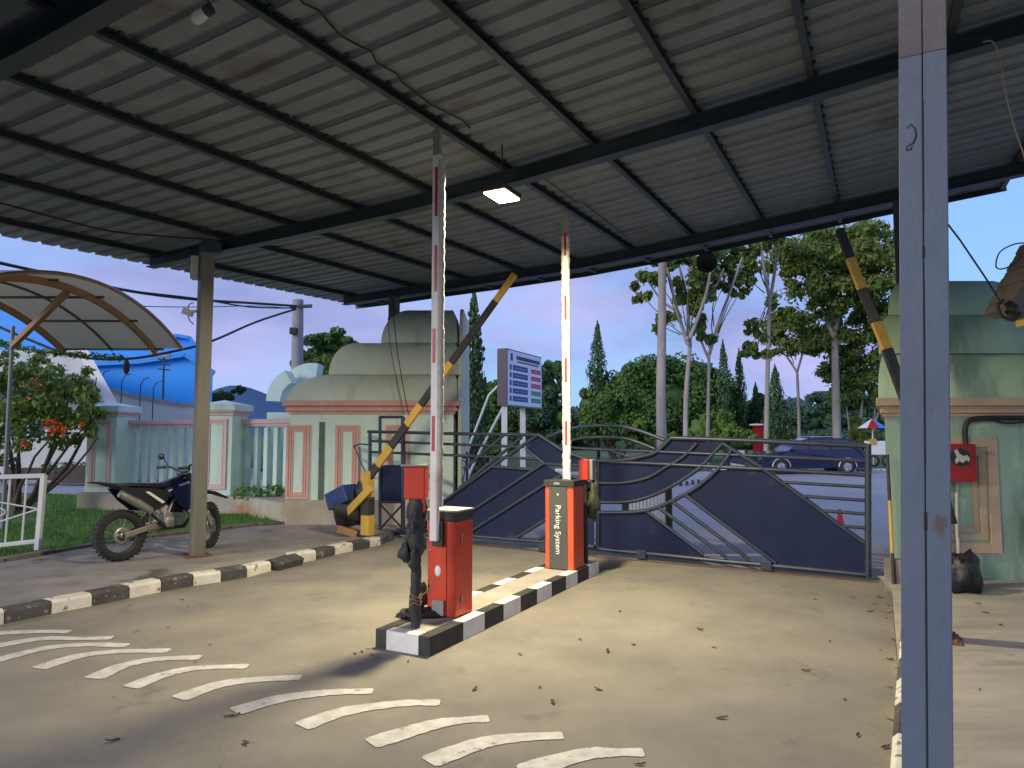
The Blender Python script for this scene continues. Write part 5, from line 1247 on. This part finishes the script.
m=MB(); hull(m,[(-.10,.90,.09,.025),(.1,.89,.12,.035),(.3,.87,.125,.04),(.5,.86,.11,.04),(.68,.92,.08,.035),(.78,.955,.05,.025)]); kb_('seat',m,'bikeblack')
m=MB(); hull(m,[(.52,.76,.10,.07),(.65,.80,.13,.12),(.78,.82,.14,.13),(.9,.83,.11,.10),(.96,.84,.06,.06)]); kb_('fuel_tank',m,'bikeblue')
m=MB(); hull(m,[(-.36,.95,.05,.008),(-.25,.94,.09,.014),(-.1,.90,.10,.03),(.06,.86,.10,.05),(.2,.82,.09,.05)]); kb_('tail_fender',m,'bikeblack')
for s_ in(-1,1):
    m=MB(); m.prism([V((x,s_*.135,z)) for x,z in((-.08,.87),(.3,.84),(.52,.80),(.50,.62),(.36,.56),(.2,.58),(.04,.72))],(0,s_*.02,0)); sp_=kb_('side_panel',m,'bikeblack',bev=.008)
    m=MB(); m.prism([V((x,s_*.157,z)) for x,z in((.22,.80),(.27,.80),(.47,.66),(.44,.64))],(0,s_*.003,0)); kb_('stripe',m,'white',sp_)
    m=MB(); m.prism([V((x,s_*.12,z)) for x,z in((.58,.80),(.86,.90),(1.02,.88),(1.0,.70),(.80,.52),(.68,.60))],(0,s_*.025,0)); sp_=kb_('radiator_shroud',m,'bikeblue',bev=.008)
    m=MB(); m.prism([V((x,s_*.147,z)) for x,z in((.66,.86),(.80,.90),(.82,.875),(.68,.835))],(0,s_*.003,0)); kb_('decal',m,'creamtop',sp_)
hx,hz=WB-.33,.98
for s_ in(-.09,.09):
    m=MB(); m.tube([(WB+.0,s_,r_),(WB-.14,s_,.62)],.027,10); kb_('fork_leg',m,'alloy')
    m=MB(); m.tube([(WB-.14,s_,.62),(hx,s_,1.0)],.022,10); kb_('fork_tube',m,'rim')
m=MB(); m.box((hx+.02,0,.98),(.09,.24,.03),R=Matrix.Rotation(.4,3,'Y')); m.box((hx+.09,0,.80),(.09,.24,.03),R=Matrix.Rotation(.4,3,'Y')); kb_('fork_clamp',m,'rim')
m=MB(); hull(m,[(WB-.34,.78,.05,.02),(WB-.1,.76,.075,.03),(WB+.1,.72,.07,.025),(WB+.3,.64,.04,.012)]); kb_('front_fender',m,'bikeblack')
m=MB(); hull(m,[(hx+.08,.86,.11,.12),(hx+.16,.87,.10,.11),(hx+.2,.88,.05,.06)]); kb_('headlight_mask',m,'bikeblack')
m=MB(); m.tube(spline([V(q) for q in((hx-.12,-.38,1.10),(hx-.06,-.22,1.10),(hx,-.1,1.03),(hx,.1,1.03),(hx-.06,.22,1.10),(hx-.12,.38,1.10))],4),.012,8); hb=kb_('handlebar',m,'rim')
for s_ in(-1,1):
    m=MB(); m.tube([(hx-.08,s_*.28,1.10),(hx-.12,s_*.40,1.10)],.018,8); kb_('grip',m,'rubber',hb)
    m=MB(); m.tube([(hx-.05,s_*.26,1.09),(hx+.02,s_*.36,1.08)],.007,6); kb_('lever',m,'rim',hb)
m=MB(); m.tube([(hx-.06,.24,1.10),(hx-.10,.30,1.22)],.006,6); m.ball((hx-.12,.31,1.24),(.02,.065,.042),12,8); kb_('mirror',m,'rusty' if False else 'rim',hb)
m=MB(); m.tube([(hx,-.11,1.07),(hx,.11,1.07)],.022,8); kb_('bar_pad',m,'rubber',hb)
m=MB(); m.tube([(.42,.12,.33),(.36,.26,.02)],.012,8); kb_('kickstand',m,'rim')
m=MB(); m.tube([(.3,0,.42),(.38,0,.72)],.035,10); kb_('shock_absorber',m,'rim')
# ------------------------------------------------------------------ fallen leaves
LM=[]
for k in range(4):
    m=MB(); n_=5; L0=random.uniform(.035,.055)*1.1; Wd=L0*random.uniform(.75,1.05); cz=random.uniform(.002,.012)
    up_=[];dn_=[]
    for i in range(n_+1):
        f=i/n_; w=Wd*math.sin(PI*(f*.92+.04))*.9; z=.003+cz*abs(f-.5)*1.6
        up_.append(V((L0*(2*f-1),w*.5,z+.012*random.random()))); dn_.append(V((L0*(2*f-1),-w*.5,z+.012*random.random())))
    midp=[V((L0*(2*i/n_-1),0,.002+cz*abs(i/n_-.5)*1.2)) for i in range(n_+1)]
    m.add(up_+midp+dn_,[(i,i+1,n_+1+i+1,n_+1+i) for i in range(n_)]+[(n_+1+i,n_+1+i+1,2*n_+2+i+1,2*n_+2+i) for i in range(n_)])
    me=bpy.data.meshes.new('fallen_leaf'); me.from_pydata([tuple(p) for p in m.v],[],m.f); me.materials.append(M['deadleaf' if k%2 else 'deadleaf2']); LM.append(me)
random.seed(3)
LPX=[(246,744),(232,716),(640,765),(437,704),(540,688),(568,688),(722,719),(716,716),(553,703),(537,651),(714,648),(733,650),(608,652),(690,669),(806,671),(820,677),(858,736),(770,690),(845,700),(666,672),(633,645),(500,679),(475,690),(760,660),(830,642),(853,598),(815,600),(780,604),(700,630),(745,700),(890,688),(884,630),(893,640),(888,612),(896,668),(880,650),(890,660),(893,720),(886,748),(182,600),(150,592),(190,607),(130,606),(136,632),(168,628),(265,572),(300,566),(325,562),(112,742),(196,662),(210,645),(640,735),(580,640),(560,662),(520,655),(475,652),(408,662),(372,655),(362,652),(378,658),(355,654),(368,649),(598,690),(905,640),(620,612),(672,605),(720,606),(650,590),(880,598),(875,604),(888,606),(886,618),(870,612),(978,604),(985,613),(1000,625),(960,640),(1010,655),(980,690)]
for i,(x,y) in enumerate(LPX):
    if 430<x<850 and y>600 and i%2: continue
    z=.1 if x>900 else 0.; p_=G(x,y,z)
    o=bpy.data.objects.new('fallen_leaf',LM[i%4]); COL.objects.link(o); o.location=p_+V((0,0,.002)); o.rotation_euler=(random.uniform(-.15,.15),random.uniform(-.15,.15),random.uniform(0,6.28)); s=random.uniform(.35,.85)*(1.25 if y>700 else 1.); o.scale=(s,s,s)
    tag(o,'dry brown fallen leaf lying on the drive or pavement','leaf','dry leaves scattered on the ground')
# ------------------------------------------------------------------ world & sun
w=bpy.data.worlds.new('World'); S.world=w; w.use_nodes=True; nt=w.node_tree; N=nt.nodes; L=nt.links; bg=N['Background']
sky=N.new('ShaderNodeTexSky'); sky.sky_type='NISHITA'; sky.sun_disc=False; sky.sun_elevation=rad(16); sky.sun_rotation=rad(232); sky.air_density=1.2; sky.dust_density=.6; sky.ozone_density=3.
tc=N.new('ShaderNodeTexCoord'); mp=N.new('ShaderNodeMapping'); mp.inputs['Scale'].default_value=(1,1,2.6); L.new(tc.outputs['Generated'],mp.inputs[0])
nz=N.new('ShaderNodeTexNoise'); nz.inputs['Scale'].default_value=2.2; nz.inputs['Detail'].default_value=7; nz.inputs['Roughness'].default_value=.55; nz.inputs['Distortion'].default_value=.4; L.new(mp.outputs[0],nz.inputs['Vector'])
mr=N.new('ShaderNodeMapRange'); mr.inputs[1].default_value=.38; mr.inputs[2].default_value=.54; L.new(nz.outputs['Fac'],mr.inputs[0])
nz2=N.new('ShaderNodeTexNoise'); nz2.inputs['Scale'].default_value=3.; nz2.inputs['Detail'].default_value=5; L.new(mp.outputs[0],nz2.inputs['Vector'])
cmix=N.new('ShaderNodeMix'); cmix.data_type='RGBA'; cmix.inputs[6].default_value=(2.0,2.5,4.9,1); cmix.inputs[7].default_value=(3.9,4.05,7.0,1); mr2=N.new('ShaderNodeMapRange'); mr2.inputs[1].default_value=.35; mr2.inputs[2].default_value=.65; L.new(nz2.outputs['Fac'],mr2.inputs[0]); L.new(mr2.outputs[0],cmix.inputs[0])
tint=N.new('ShaderNodeMix'); tint.data_type='RGBA'; tint.inputs[0].default_value=.72; L.new(sky.outputs[0],tint.inputs[6]); tint.inputs[7].default_value=(2.3,4.4,8.8,1)
mx=N.new('ShaderNodeMix'); mx.data_type='RGBA'; L.new(mr.outputs[0],mx.inputs[0]); L.new(tint.outputs[2],mx.inputs[6]); L.new(cmix.outputs[2],mx.inputs[7])
L.new(mx.outputs[2],bg.inputs['Color']); bg.inputs['Strength'].default_value=.128
sd=bpy.data.lights.new('sun','SUN'); sd.energy=1.9; sd.angle=rad(25); sd.color=(1,.92,.83); so=bpy.data.objects.new('sun',sd); COL.objects.link(so)
az=rad(232); el=rad(17); dirv=V((math.sin(az)*math.cos(el),math.cos(az)*math.cos(el),math.sin(el))); so.rotation_euler=dirv.to_track_quat('Z','Y').to_euler()
vs_=S.view_settings; vs_.view_transform='Standard'; vs_.look='None'; vs_.exposure=.12; vs_.gamma=1; vs_.use_curve_mapping=False
S.render.engine='CYCLES'; S.render.resolution_x=1024; S.render.resolution_y=768
